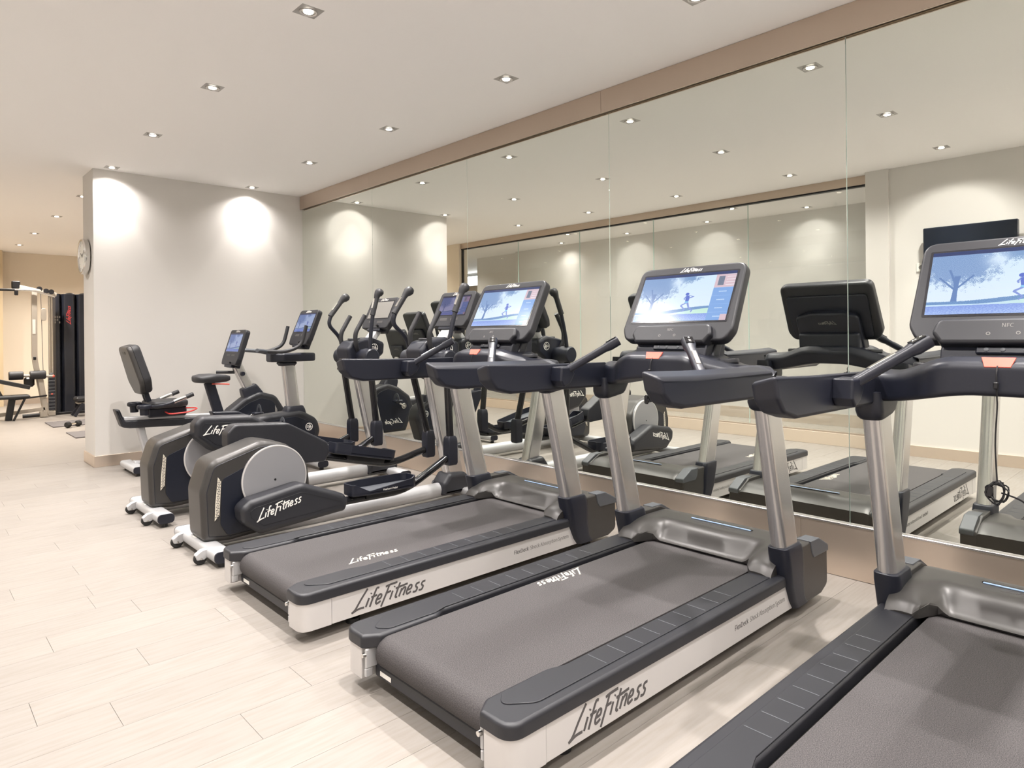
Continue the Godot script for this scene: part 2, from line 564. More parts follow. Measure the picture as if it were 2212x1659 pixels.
# the picture on a machine's screen: a park with a tree and a jogger; optionally a menu down the side
func screen_material(key: String, w: int, h: int, menu: bool, tint: Color, energy: float) -> StandardMaterial3D:
	var n := FastNoiseLite.new()
	n.seed = 7
	n.frequency = 0.035
	n.fractal_octaves = 4
	var fine := FastNoiseLite.new()
	fine.seed = 9
	fine.frequency = 0.22
	fine.fractal_octaves = 2
	var buf := PackedByteArray()
	buf.resize(w * h * 3)
	var pw: float = w * (0.8 if menu else 1.0)
	for y in h:
		var v := float(y) / h
		for x in w:
			var u := x / pw
			var c := Color(0.83, 0.92, 0.99).lerp(Color(0.90, 0.95, 1.0), v)
			var hedge := 0.80 - 0.10 * smoothstep(0.2, 1.0, u) - 0.01 * fine.get_noise_2d(x * 2.0, 3.0)
			var ground := 0.845 - 0.10 * smoothstep(0.35, 1.05, u)
			var path := 0.87 - 0.02 * u
			# crown of the tree
			var sx := u * 560.0
			var sy := v * 400.0
			var d := Vector2((u - 0.2) / 0.34, (v - 0.2) / 0.36).length()
			var nz := n.get_noise_2d(sx * 0.7, sy * 0.7) * 0.5 + fine.get_noise_2d(sx * 0.9, sy * 0.9) * 0.5
			if d + nz * 0.8 < 0.93: c = c.lerp(Color(0.42, 0.55, 0.76), clampf(0.75 + 0.5 * fine.get_noise_2d(sx * 1.3, sy * 1.3), 0.1, 0.95))
			var d2 := Vector2((u - 0.62) / 0.2, (v - 0.1) / 0.12).length()
			if d2 + nz * 1.2 < 0.7: c = c.lerp(Color(0.35, 0.5, 0.72), 0.7)
			# trunk
			var tw := 0.018 + 0.02 * absf(v - 0.6) * absf(v - 0.6) * 8.0
			if absf(u - 0.205 - 0.02 * (0.8 - v)) < tw and v > 0.4 and v < hedge + 0.02: c = Color(0.42, 0.54, 0.75)
			for br in [[0.205, 0.62, 0.08, 0.42], [0.215, 0.6, 0.33, 0.4], [0.21, 0.55, 0.15, 0.3]]:
				var bp := Vector2(u, v)
				var q0 := Vector2(br[0], br[1])
				var q1 := Vector2(br[2], br[3])
				if bp.distance_to(Geometry2D.get_closest_point_to_segment(bp, q0, q1)) < 0.009: c = Color(0.42, 0.54, 0.75)
			# sun breaking through
			var gl := exp(-pow(Vector2((u - 0.5) * 1.45, v - 0.17).length() / 0.12, 2.0))
			c = c.lerp(Color(0.86, 0.93, 1.0), gl * 0.95)
			if v > hedge and v < ground: c = Color(0.40, 0.55, 0.76).lerp(Color(0.55, 0.7, 0.85), fine.get_noise_2d(x, y) * 0.8 + 0.3)
			if v >= ground: c = Color(0.78, 0.92, 0.86).lerp(Color(0.80, 0.90, 0.98), 1.0 - smoothstep(0.4, 0.9, u))
			if v >= path: c = Color(0.52, 0.62, 0.90).lerp(Color(0.72, 0.82, 0.98), clampf(fine.get_noise_2d(sx * 0.35, sy * 1.6) + (v - path) * 5.0, 0, 1))
			if v < 0.06: c = Color(0.22, 0.27, 0.45)
			if menu and u > 1.0:
				var t := (u - 1.0) / 0.25
				c = Color(0.52, 0.68, 0.9)
				if v < 0.06: c = Color(0.22, 0.27, 0.45)
				elif v < 0.33:
					c = Color(0.86, 0.76, 0.80)
					if t > 0.55 and (int(v * 90) % 5 == 0): c = Color(0.95, 0.92, 0.95)
				else:
					var q := (v - 0.33) / 0.168
					if fposmod(q, 1.0) < 0.04: c = Color(0.62, 0.76, 0.95)
					if fposmod(q, 1.0) > 0.45 and fposmod(q, 1.0) < 0.58 and t > 0.3 and t < 0.7 and (x * 7 + int(q) * 3) % 9 < 6: c = Color(0.82, 0.9, 1.0)
					if v > 0.88 and t > 0.68: c = Color(0.86, 0.76, 0.80)
			c = Color(c.r * tint.r, c.g * tint.g, c.b * tint.b)
			var i := (y * w + x) * 3
			buf[i] = c.r8; buf[i + 1] = c.g8; buf[i + 2] = c.b8
	# jogger in silhouette
	var J := func(pts: Array) -> PackedVector2Array:
		var o := PackedVector2Array()
		for p in pts: o.append(Vector2((0.70 + (p[0] - 0.5) * 0.26 * h / pw) * pw, (0.41 + p[1] * 0.42) * h))
		return o
	var body := Color(0.36 * tint.r, 0.45 * tint.g, 0.80 * tint.b)
	var leg := Color(0.52 * tint.r, 0.60 * tint.g, 0.86 * tint.b)
	var head := PackedVector2Array()
	for i in 14: head.append(J.call([[0.36 + 0.15 * cos(TAU * i / 14), 0.07 + 0.075 * sin(TAU * i / 14)]])[0])
	buf = fill_poly(buf, w, h, head, body)
	buf = fill_poly(buf, w, h, J.call([[0.28, 0.16], [0.55, 0.13], [0.62, 0.26], [0.6, 0.44], [0.34, 0.44], [0.3, 0.3]]), body)
	buf = fill_poly(buf, w, h, J.call([[0.5, 0.12], [0.98, 0.19], [0.9, 0.24], [0.64, 0.28], [0.62, 0.24], [0.8, 0.2]]), leg)
	buf = fill_poly(buf, w, h, J.call([[0.28, 0.18], [0.14, 0.28], [0.2, 0.36], [0.28, 0.33], [0.24, 0.28], [0.34, 0.24]]), leg)
	buf = fill_poly(buf, w, h, J.call([[0.34, 0.43], [0.6, 0.43], [0.62, 0.5], [0.3, 0.53]]), Color(0.55 * tint.r, 0.8 * tint.g, 0.95 * tint.b))
	buf = fill_poly(buf, w, h, J.call([[0.36, 0.5], [0.48, 0.53], [0.16, 0.64], [0.5, 0.84], [0.3, 0.96], [0.26, 0.93], [0.4, 0.84], [0.02, 0.66], [0.06, 0.6]]), leg)
	buf = fill_poly(buf, w, h, J.call([[0.46, 0.51], [0.62, 0.49], [0.78, 0.72], [1.1, 0.9], [1.0, 1.0], [0.94, 0.96], [0.98, 0.9], [0.66, 0.74]]), leg)
	if menu:
		for y in range(int(h * 0.1), int(h * 0.29)):
			for x in range(int(pw * 1.04), int(pw * 1.115)):
				var i := (y * w + x) * 3
				var k := 0.25 + 0.55 * (0.5 + fine.get_noise_2d(x * 3.0, y * 3.0))
				buf[i] = int(110 * k + 60); buf[i + 1] = int(130 * k + 60); buf[i + 2] = int(150 * k + 70)
	var im := Image.create_from_data(w, h, false, Image.FORMAT_RGB8, buf)
	var m := mat(Color(0, 0, 0), 0.18)
	m.emission_enabled = true
	m.emission_operator = BaseMaterial3D.EMISSION_OP_MULTIPLY
	m.emission = Color(1, 1, 1)
	m.emission_texture = ImageTexture.create_from_image(im)
	m.emission_energy_multiplier = energy
	m.resource_name = key
	return m

# ------------------------------------------------------------------ the room
func B(lo: Vector3, hi: Vector3, b := 0.0) -> Geo:
	var g := Geo.new()
	g.box((lo + hi) * 0.5, hi - lo, b)
	return g

func build_floor() -> void:
	var fl := struct("floor", B(Vector3(-0.62, -0.14, -16.2), Vector3(3.78, -0.008, 1.3)), M.floor1)
	# the far part of the floor and the part behind the camera, where the planks are too small to tell apart
	part(fl, "far_planks", B(Vector3(-0.5, -0.0085, -16.05), Vector3(3.76, -0.0005, -8.11)), M.floor0)
	part(fl, "rear_planks", B(Vector3(-0.5, -0.0085, 0.63), Vector3(3.76, -0.0005, 1.15)), M.floor0)
	var lens := [1.22]
	var known := {-2.478: 0.542, -2.672: 0.335, -2.09: 0.846, -2.866: 0.718, -3.448: 0.833, -2.284: 1.105, -3.06: 1.093, -3.254: 0.465, -4.03: 0.419, -4.224: 0.72}
	var pitch := 0.194
	var rng := RandomNumberGenerator.new()
	rng.seed = 11
	var boxes := {}
	for r in 45:
		var z1 := 0.626 - r * pitch        # edge towards the camera
		var zz := snappedf(z1, 0.001)
		var start := rng.randf_range(-0.2, 0.9)
		for k in known:
			if absf(k - zz) < 0.03: start = known[k]
		var x := start - 1.22 * ceilf((start + 0.5) / 1.22)
		while x < 3.6:
			var a := maxf(x, -0.5)
			var b := minf(x + 1.22, 3.592)
			x += 1.22
			if b - a < 0.06: continue
			var ln := snappedf(b - a - 0.0012, 0.001)
			if not boxes.has(ln):
				var g := Geo.new()
				g.box(Vector3.ZERO, Vector3(ln, 0.008, pitch - 0.001), 0.0004)
				boxes[ln] = g.mesh(20)
			part(fl, "plank", boxes[ln], M["floor%d" % rng.randi_range(0, 3)], 20, Transform3D(Basis(), Vector3((a + b) / 2, -0.0041, z1 - pitch / 2)))
	struct("floor_corridor", B(Vector3(-5.6, -0.14, -16.2), Vector3(-0.62, -0.001, 1.3)), M.corridor_floor)

func build_room() -> void:
	build_floor()
	struct("ceiling", B(Vector3(-5.6, CEIL, -16.2), Vector3(3.95, CEIL + 0.15, 1.3)), M.ceiling)
	# mirrored wall
	var wr := struct("wall_right", B(Vector3(3.625, 0, END_Z), Vector3(3.95, CEIL, 1.3)), M.wall)
	var seams := [-7.598, -6.002, -4.455, -2.908, -1.354, 0.194, 1.148]
	for i in seams.size() - 1:
		var p := part(wr, "mirror_panel", B(Vector3(3.6075, 0.278, seams[i] + 0.0012), Vector3(3.6235, 2.786, seams[i + 1] - 0.0012), 0.001), M.mirror)
		part(p, "polished_edge", B(Vector3(3.6085, 0.279, seams[i] + 0.0002), Vector3(3.6225, 2.785, seams[i] + 0.0014)), M.glass_edge)
	# metal band above the mirror, in lengths
	var bm := struct("trim_1", B(Vector3(3.584, 2.79, END_Z + 0.002), Vector3(3.64, CEIL - 0.001, 1.148)), M.beam)
	var cuts := [-7.596, -6.02, -2.95, -0.1, 1.148]
	for i in cuts.size() - 1:
		part(bm, "metal_panel", B(Vector3(3.576, 2.783, cuts[i] + 0.001), Vector3(3.586, CEIL - 0.002, cuts[i + 1] - 0.001), 0.0008), M.beam)
	var br := struct("baseboard_right", B(Vector3(3.596, 0.0, END_Z + 0.002), Vector3(3.64, 0.268, 1.148)), M.steel)
	var cuts2 := [-7.596, -4.6, -1.6, 1.146]
	for i in cuts2.size() - 1:
		part(br, "metal_panel", B(Vector3(3.586, 0.002, cuts2[i] + 0.0008), Vector3(3.597, 0.27, cuts2[i + 1] - 0.0008), 0.0008), M.steel)
	part(br, "mirror_ledge", B(Vector3(3.584, 0.268, END_Z + 0.003), Vector3(3.61, 0.278, 1.148), 0.001), M.alu)
	# wall at the end of the row, with the clock on its narrow end
	struct("wall_end", B(Vector3(1.44, 0, -8.076), Vector3(3.95, CEIL, END_Z)), M.wall)
	var g := Geo.new()
	g.box(Vector3(2.507, 0.056, END_Z + 0.006), Vector3(2.157, 0.11, 0.012), 0.001)
	g.box(Vector3(1.434, 0.056, -7.835), Vector3(0.013, 0.11, 0.484), 0.001)
	struct("baseboard_end", g, M.steel)
	# room beyond
	struct("wall_back", B(Vector3(-5.6, 0, -16.2), Vector3(3.95, CEIL, -16.0)), M.wall_warm)
	struct("wall_back_pier", B(Vector3(-0.6, 0, -16.0), Vector3(1.50, CEIL, -15.72)), M.tan)
	struct("wall_back_right", B(Vector3(3.76, 0, -16.0), Vector3(3.95, CEIL, -8.076)), M.wall_warm)
	struct("baseboard_back", B(Vector3(1.5, 0, -16.0), Vector3(3.76, 0.11, -15.985)), M.steel)
	# behind the camera
	struct("wall_rear", B(Vector3(-5.6, 0, 1.15), Vector3(3.95, CEIL, 1.3)), M.wall)
	struct("wall_left", B(Vector3(-0.46, 0, -2.42), Vector3(-0.34, CEIL, 1.15)), M.wall)
	struct("wall_left_pier", B(Vector3(-0.52, 0, -2.64), Vector3(-0.31, CEIL, -2.42)), M.wall)
	struct("baseboard_left", B(Vector3(-0.34, 0, -2.42), Vector3(-0.326, 0.11, 1.148), 0.001), M.steel)
	struct("wall_left_far", B(Vector3(-0.6, 0, -16.0), Vector3(-0.4, CEIL, -9.66)), M.wall_warm)
	# glass partition to the corridor, reflected in the mirrors
	var gz := [-9.65, -8.16, -6.79, -5.44, -4.05, -2.645]
	var gp := struct("window_1", B(Vector3(-0.52, 0.14, -9.66), Vector3(-0.44, 0.155, -2.64)), M.beam)
	for i in gz.size() - 1:
		var pane := part(gp, "pane", B(Vector3(-0.49, 0.156, gz[i] + 0.002), Vector3(-0.478, 2.83, gz[i + 1] - 0.002)), M.glass)
		if i > 0: part(pane, "joint", B(Vector3(-0.4905, 0.156, gz[i] - 0.0025), Vector3(-0.4775, 2.83, gz[i] + 0.0025)), M.glass_edge)
	struct("trim_2", B(Vector3(-0.52, 2.845, -9.66), Vector3(-0.44, CEIL - 0.001, -2.64)), M.beam)
	struct("trim_3", B(Vector3(-0.51, 2.828, -9.66), Vector3(-0.45, 2.845, -2.64)), M.black)
	struct("trim_4", B(Vector3(-0.5, 0.16, -9.66), Vector3(-0.46, 2.828, -9.63)), M.black)
	struct("baseboard_glass", B(Vector3(-0.55, 0, -9.66), Vector3(-0.43, 0.139, -2.642), 0.002), M.stone)
	# the corridor behind the glass
	struct("wall_corridor", B(Vector3(-2.2, 0, -9.9), Vector3(-2.05, CEIL, 1.15)), M.wall)
	struct("baseboard_corridor", B(Vector3(-2.05, 0, -9.9), Vector3(-2.03, 0.16, 1.148)), M.steel)
	struct("wall_corridor_pier", B(Vector3(-2.75, 0, -11.3), Vector3(-2.2, CEIL, -9.9)), M.wall)
	struct("wall_corridor_far", B(Vector3(-4.5, 0, -15.9), Vector3(-4.3, 2.3, -9.0)), M.wall)
	struct("trim_5", B(Vector3(-4.5, 2.3, -15.9), Vector3(-4.25, 2.58, -9.0)), M.wood_dark)
	struct("wall_corridor_side", B(Vector3(-5.6, 0, -9.2), Vector3(-2.2, CEIL, -9.0)), M.wall)
	struct("wall_corridor_outer", B(Vector3(-5.75, 0, -16.2), Vector3(-5.6, CEIL, 1.3)), M.wall)
	var strip := thing("cove_light", "white strip light glowing in the ceiling cove beyond the glass partition", "cove light", Vector3(-4.35, 2.7, -12.8))
	part(strip, "light_strip", B(Vector3(-0.04, -0.1, -2.9), Vector3(0.0, 0.16, 2.9)), M.cove)
	var al := AreaLight3D.new()
	al.name = "cove_glow"
	al.area_size = Vector2(5.6, 0.24)
	al.light_energy = 3.0
	al.light_color = Color(0.95, 0.97, 1.0)
	al.area_range = 12.0
	al.shadow_enabled = true
	al.transform = Transform3D(Basis(Vector3.UP, -PI / 2), Vector3(0.006, 0.03, 0))
	strip.add_child(al)

func downlight(at: Vector3, energy: float, angle: float, label: String, group: String, warm := 0.0) -> void:
	var t := thing("downlight", label, "downlight", at, 0.0, group)
	if not shared.has("dl_frame"):
		var f := Geo.new()
		f.prism(rrect(0.122, 0.122, 0.004, 2), -0.004, 0.0, 0.0015, Transform3D(Basis(Vector3.RIGHT, PI / 2), Vector3.ZERO))
		shared["dl_frame"] = f.mesh(30)
		var r := Geo.new()
		r.lathe([Vector2(0.046, -0.004), Vector2(0.046, -0.007), Vector2(0.043, -0.0085), Vector2(0.039, -0.007), Vector2(0.036, -0.0045)], 28)
		shared["dl_ring"] = r.mesh(40)
		var l := Geo.new()
		l.lathe([Vector2(0, -0.0092), Vector2(0.018, -0.0085), Vector2(0.024, -0.006), Vector2(0.0245, -0.0042), Vector2(0, -0.0042)], 24)
		shared["dl_lens"] = l.mesh(50)
	part(t, "frame", shared["dl_frame"], M.fitting, 30, Transform3D(Basis(), Vector3(0, -0.0005, 0)))
	part(t, "ring", shared["dl_ring"], M.fitting)
	part(t, "lens", shared["dl_lens"], M.lamp)
	var s := SpotLight3D.new()
	s.name = "beam"
	s.light_energy = energy
	s.light_color = Color(1.0, 0.98 - 0.02 * warm, 0.965 - 0.06 * warm)
	s.spot_angle = angle
	s.spot_angle_attenuation = 0.4
	s.spot_range = 12.0
	s.spot_attenuation = 2.0
	s.light_size = 0.028
	s.shadow_enabled = true
	s.position = Vector3(0, -0.012, 0)
	s.rotation.x = -PI / 2
	t.add_child(s)
	# the lens also scatters light widely
	var w := s.duplicate()
	w.name = "spill"
	w.light_energy = energy * SPILL / LAMP
	w.spot_angle = 70.0
	w.spot_angle_attenuation = 1.0
	t.add_child(w)

func build_lights() -> void:
	var over := {1.0: "", -0.41: "treadmill that ends the row", -1.815: "treadmill between two treadmills", -3.225: "treadmill beside the elliptical trainers", -4.635: "elliptical trainer with the lit screen", -6.045: "upright bike", -7.455: ""}
	for z in over:
		var m: String = over[z]
		var k := 0.42 if z < -7.0 else 1.0      # the pair close to the end wall is dimmed
		var w := "end wall" if z < -7.0 else "rear wall"
		downlight(Vector3(2.949, CEIL, z), LAMP * k, 34.0, "square downlight by the mirrored wall above the " + m if m else "square downlight washing the %s beside the mirrored wall" % w, "downlights by the mirrored wall")
		downlight(Vector3(1.575, CEIL, z), LAMP * k, 34.0, "square downlight above the rear end of the " + m if m else "square downlight washing the %s away from the mirrored wall" % w, "downlights in the middle of the gym ceiling")
		downlight(Vector3(0.173, CEIL, z), LAMP, 34.0, "square downlight by the glass partition, level with the " + m if m else "square downlight by the glass side, level with the " + w, "downlights along the glass partition")
	var back := {-9.2: "small square downlight half hidden behind the end wall's corner", -10.92: "small square downlight above the exercise mats", -12.9: "small square downlight just in front of the weight tower", -14.65: "small square downlight between the weight tower and the back wall"}
	for z in back:
		downlight(Vector3(1.64, CEIL, z), LAMP * 1.5, 38.0, back[z], "downlights over the weight machines", 0.6)
	for z in [-10.92, -14.65]:
		for x in [0.2, 3.0]:
			downlight(Vector3(x, CEIL, z), LAMP * 1.5, 38.0, "small square downlight in the outer rows over the weight machines", "outer downlights over the weight machines", 0.6)
	for z in [-2.4, -3.9, -5.4, -6.9, -8.4]:
		downlight(Vector3(-1.8, CEIL, z), LAMP * 0.22, 30.0, "small downlight washing the corridor wall behind the glass partition", "downlights in the corridor")
	for z in [-4.6, -7.6]:
		downlight(Vector3(-1.1, CEIL, z), LAMP * 0.5, 34.0, "small downlight along the corridor ceiling close behind the glass partition", "downlights along the corridor")
	downlight(Vector3(-1.4, CEIL, -11.4), LAMP * 0.7, 34.0, "small downlight at the open end of the corridor behind the glass", "downlights in the corridor end")

# ------------------------------------------------------------------ treadmill (x forward, rear end at x = 0, y up, right-hand side +z)
func side(g: Geo, s: float) -> Geo:      # mirror a finished shape to the other side
	if s > 0: return g
	var o := Geo.new()
	for i in range(0, g.v.size(), 3):
		o.tri(g.v[i] * Vector3(1, 1, -1), g.v[i + 2] * Vector3(1, 1, -1), g.v[i + 1] * Vector3(1, 1, -1))
	return o

func console_frame(bottom: Vector3, top: Vector3) -> Transform3D:   # x across the face (to the user's right), y up the face, z out of the face towards the user
	var up := (top - bottom).normalized()
	var across := Vector3(0, 0, 1)
	return Transform3D(Basis(across, up, across.cross(up)), bottom)

func motor_cover() -> Geo:
	var g := Geo.new()
	var nx := 26
	var nz := 44
	var H := func(x: float, z: float) -> float:
		var az := absf(z)
		var w := smoothstep(0.22, 0.33, az)
		var tc := clampf((x - 1.655) / 0.125, 0, 1)
		var c := 0.208 + 0.088 * (tc * tc * (3 - 2 * tc)) * lerpf(1.0, 1.0, tc)
		var ts := clampf((x - 1.545) / 0.2, 0, 1)
		var s := 0.205 + 0.091 * sqrt(maxf(0.0, 1 - (1 - ts) * (1 - ts)))
		var y := lerpf(c, s, w)
		# bulge along the middle of the scoop
		y += 0.012 * exp(-pow((x - 1.72) / 0.035, 2)) * smoothstep(0.28, 0.1, az)
		if x > 1.9: y -= 0.05 * pow((x - 1.9) / 0.13, 2)
		y -= 0.02 * pow(maxf(0, az - 0.36) / 0.06, 2)
		return y
	var rings := []
	for j in nz + 1:
		var z := -0.415 + 0.83 * j / nz
		var az := absf(z)
		var xr := lerpf(1.655, 1.548, smoothstep(0.26, 0.315, az))
		var ring := PackedVector3Array()
		for i in nx + 1:
			var t := float(i) / nx
			var x := lerpf(xr, 2.026, t)
			ring.append(Vector3(x, H.call(x, z), z))
		ring.append(Vector3(2.03, 0.14, z))
		ring.append(Vector3(2.02, 0.07, z))
		ring.append(Vector3(1.72, 0.07, z))
		ring.append(Vector3(1.72, 0.16, z))
		ring.append(Vector3(xr + 0.004, 0.203, z))
		rings.append(ring)
	g.loft(rings)
	return g

func make_treadmill() -> Node3D:
	var t := thing("treadmill", "", "treadmill", Vector3.ZERO, 0.0, "treadmills in a row facing the mirrored wall")
	for s in [1.0, -1.0]:
		# silver side of the deck
		var g := Geo.new()
		g.prism(RP([[0.14, 0.335, 0], [1.70, 0.335, 0], [1.70, 0.446, 0], [0.14, 0.446, 0]]), 0.052, 0.165, 0.002, flat_xf())
		var sp := part(t, "side_panel", side(g, s), M.silver)
		g = Geo.new()
		g.prism(RP([[0.0, 0.335, 0.004], [0.138, 0.335, 0], [0.138, 0.447, 0], [0.0, 0.447, 0.11]], 0.01, 10), 0.05, 0.166, 0.003, flat_xf())
		part(t, "end_cap", side(g, s), M.silver)
		# dark top rail
		g = Geo.new()
		g.prism(RP([[-0.006, 0.325, 0.012], [0.05, 0.285, 0.03], [0.30, 0.285, 0.04], [0.345, 0.312, 0.03], [1.72, 0.312, 0], [1.72, 0.452, 0], [-0.006, 0.452, 0.115]], 0.01, 10), 0.164, 0.209, 0.013, flat_xf(), 0.003, 4)
		var rail := part(t, "top_rail", side(g, s), M.plastic)
		g = Geo.new()
		g.prism(RP([[0.055, 0.345, 0.03], [0.10, 0.302, 0.03], [0.30, 0.300, 0.03], [0.36, 0.318, 0.03], [1.64, 0.318, 0], [1.64, 0.412, 0], [0.14, 0.412, 0.07]], 0.01, 8), 0.2085, 0.2125, 0.0018, flat_xf(), 0.0)
		var strip := part(t, "foot_strip", side(g, s), M.plastic)
		for k in 9:
			var x := 0.46 + k * 0.098
			g = Geo.new()
			g.box(Vector3(x, 0.2129, 0.365), Vector3(0.0035, 0.0014, 0.078), 0.0006)
			part(strip, "grip_ridge", side(g, s), M.grey_plastic)
		# belt tension bracket at the rear corner
		g = Geo.new()
		g.box(Vector3(0.03, 0.125, 0.318), Vector3(0.05, 0.07, 0.012), 0.004)
		g.box(Vector3(0.02, 0.075, 0.32), Vector3(0.03, 0.03, 0.012), 0.003)
		part(t, "bracket", side(g, s), M.paint_silver)
		g = Geo.new()
		g.lathe([Vector2(0, 0.012), Vector2(0.008, 0.012), Vector2(0.009, 0), Vector2(0, 0)], 10, Transform3D(Basis(Vector3.BACK, PI / 2), Vector3(0.006, 0.14, 0.318 * s)))
		part(t, "bolt", g, M.chrome)
		# maker's lettering and the deck's name on the outer side
		var out := Transform3D(Basis(Vector3(s, 0, 0), Vector3.UP, Vector3(0, 0, s)), Vector3(0.25 if s > 0 else 0.62, 0.078, 0.4462 * s))
		var lg := part(sp, "lettering", logo(), M.ink_dark, 38, out * Transform3D(Basis().scaled(Vector3(0.37, 0.37, 0.4)), Vector3.ZERO))
		var t1 := words("FlexDeck", 0.027)
		t1.horizontal_alignment = HORIZONTAL_ALIGNMENT_LEFT
		var t2 := words("Shock Absorption System", 0.027)
		t2.horizontal_alignment = HORIZONTAL_ALIGNMENT_LEFT
		part(sp, "lettering", t1, M.ink_dark, 38, Transform3D(out.basis, Vector3(1.19 if s > 0 else 1.6, 0.112, 0.4464 * s)))
		part(sp, "lettering", t2, M.ink_grey, 38, Transform3D(out.basis, Vector3(1.31 if s > 0 else 1.48, 0.112, 0.4464 * s)))
	# running belt over its rear roller
	var g := Geo.new()
	var pr := PackedVector2Array([Vector2(1.69, 0.196)])
	for k in 13:
		var a := PI / 2 + PI * k / 12
		pr.append(Vector2(0.085 + 0.056 * cos(a), 0.14 + 0.056 * sin(a)))
	pr.append(Vector2(1.69, 0.084))
	g.prism(pr, -0.288, 0.288, 0.002)
	part(t, "belt", g, M.belt, 30)
	g = Geo.new()
	g.box(Vector3(0.075, 0.072, 0), Vector3(0.05, 0.044, 0.65), 0.004)
	var rp := part(t, "rear_panel", g, M.plastic)
	part(rp, "sticker", B(Vector3(0.0485, 0.062, -0.29), Vector3(0.0498, 0.078, -0.22)), M.paper)
	g = Geo.new()
	g.box(Vector3(0.9, 0.085, 0), Vector3(1.6, 0.05, 0.668), 0.0)
	part(t, "deck_frame", g, M.black)
	for f in [[0.28, 0.37], [0.28, -0.37], [1.86, 0.36], [1.86, -0.36]]:
		g = Geo.new()
		g.lathe([Vector2(0, 0.08), Vector2(0.013, 0.08), Vector2(0.013, 0.022), Vector2(0.03, 0.02), Vector2(0.032, 0.0), Vector2(0, 0.0)], 14, Transform3D(Basis(), Vector3(f[0], 0, f[1])))
		part(t, "foot", g, M.black)
	# motor cover and the housings of the uprights
	var mc := part(t, "motor_cover", motor_cover(), M.gunmetal, 45)
	g = Geo.new()
	g.box(Vector3(1.868, 0.2975, 0.0), Vector3(0.016, 0.006, 0.34), 0.002)
	part(mc, "slot", g, M.gloss_black)
	g = Geo.new()
	g.box(Vector3(1.857, 0.2985, 0.0), Vector3(0.009, 0.006, 0.33), 0.002)
	part(mc, "light_strip", g, M.blue_strip)
	part(mc, "lettering", logo(), M.ink_dark, 38, Transform3D(Basis(Vector3(0, 0, 0.2), Vector3(0.2, 0, 0), Vector3(0, 0.3, 0)), Vector3(1.812, 0.2962, -0.09)))
	for s in [1.0, -1.0]:
		g = Geo.new()
		g.prism(RP([[1.655, 0.30, 0.01], [1.76, 0.312, 0.02], [1.90, 0.312, 0.05], [2.028, 0.252, 0.03], [2.03, 0.075, 0.04], [1.96, 0.047, 0.02], [1.78, 0.047, 0.05], [1.69, 0.13, 0.08], [1.668, 0.21, 0.03]], 0.02), 0.385, 0.461, 0.01, Transform3D(), 0.004)
		var hs := part(t, "housing", side(g, s), M.gunmetal)
		g = Geo.new()
		g.prism(RP([[1.84, 0.316, 0.004], [1.93, 0.315, 0.03], [2.032, 0.262, 0.015], [2.034, 0.232, 0.01], [1.875, 0.232, 0.02], [1.855, 0.26, 0.02]], 0.01), 0.40, 0.4645, 0.006, Transform3D(), 0.002)
		part(hs, "flap", side(g, s), M.grey_plastic)
		# black boot at the foot of the upright
		g = Geo.new()
		var rings := []
		for q in [[0.05, 1.755, 0.14, 0.08], [0.09, 1.725, 0.14, 0.084], [0.16, 1.70, 0.155, 0.09], [0.24, 1.69, 0.17, 0.096], [0.3, 1.678, 0.176, 0.098], [0.33, 1.669, 0.172, 0.094], [0.336, 1.668, 0.16, 0.082]]:
			var ring := PackedVector3Array()
			for p in rrect(q[2], q[3], 0.034, 4): ring.append(Vector3(q[1] + p.x, q[0], 0.424 + p.y))
			rings.append(ring)
		g.loft(rings)
		part(t, "boot", side(g, s), M.plastic_smooth, 50)
		# silver upright
		g = Geo.new()
		rings = []
		for q in [[0.30, 1.672, 0.146, 0.07, 0.424], [0.6, 1.601, 0.143, 0.068, 0.424], [0.99, 1.508, 0.14, 0.066, 0.424]]:
			var ring := PackedVector3Array()
			for p in rrect(q[2], q[3], 0.036, 8): ring.append(Vector3(q[1] + p.x, q[0] + p.x * 0.22, q[4] + p.y))
			rings.append(ring)
		g.loft(rings)
		part(t, "upright", side(g, s), M.alu, 50)
		g = Geo.new()
		rings = []
		for q in [[0.95, 1.518, 0.15, 0.08], [0.962, 1.516, 0.17, 0.094], [0.985, 1.518, 0.19, 0.1], [1.02, 1.53, 0.22, 0.096], [1.06, 1.53, 0.22, 0.09]]:
			var ring := PackedVector3Array()
			for p in rrect(q[2], q[3], 0.03, 4): ring.append(Vector3(q[1] + p.x, q[0] + p.x * 0.15, 0.424 + p.y))
			rings.append(ring)
		g.loft(rings)
		part(t, "bracket", side(g, s), M.plastic_smooth, 45)
		# long handrail
		g = Geo.new()
		g.prism(RP([[0.655, 1.142, 0.012], [0.672, 1.074, 0.03], [0.715, 1.026, 0.05], [0.80, 1.004, 0.05], [1.46, 1.0, 0.01], [1.46, 1.126, 0.004], [0.9, 1.134, 0.0]], 0.02, 5), 0.402, 0.482, 0.017, Transform3D(), 0.012, 4)
		for i in g.v.size(): g.v[i].y -= (g.v[i].z - 0.402) * 0.27 * smoothstep(1.0, 1.134, g.v[i].y)
		part(t, "handrail", side(g, s), M.plastic_smooth, 40)
		# raised grip with its sensor plate and buttons
		var grip := Node3D.new()
		grip.name = "grip"
		t.add_child(grip, true)
		var a := Vector3(1.10, 1.085, 0.375 * s)
		var b := Vector3(1.285, 1.236, 0.185 * s)
		var d := (b - a).normalized()
		var upv := d.cross(Vector3.UP.cross(d)).normalized()
		g = Geo.new()
		g.sweep([a - d * 0.01, a + d * 0.05, a.lerp(b, 0.75), a.lerp(b, 0.84), b], rrect(0.042, 0.036, 0.016, 4), [1.15, 1.0, 1.0, 1.28, 1.24], upv)
		part(grip, "bar", g, M.plastic_smooth, 40)
		var fr := Basis(d.cross(upv), upv, -d)
		g = Geo.new()
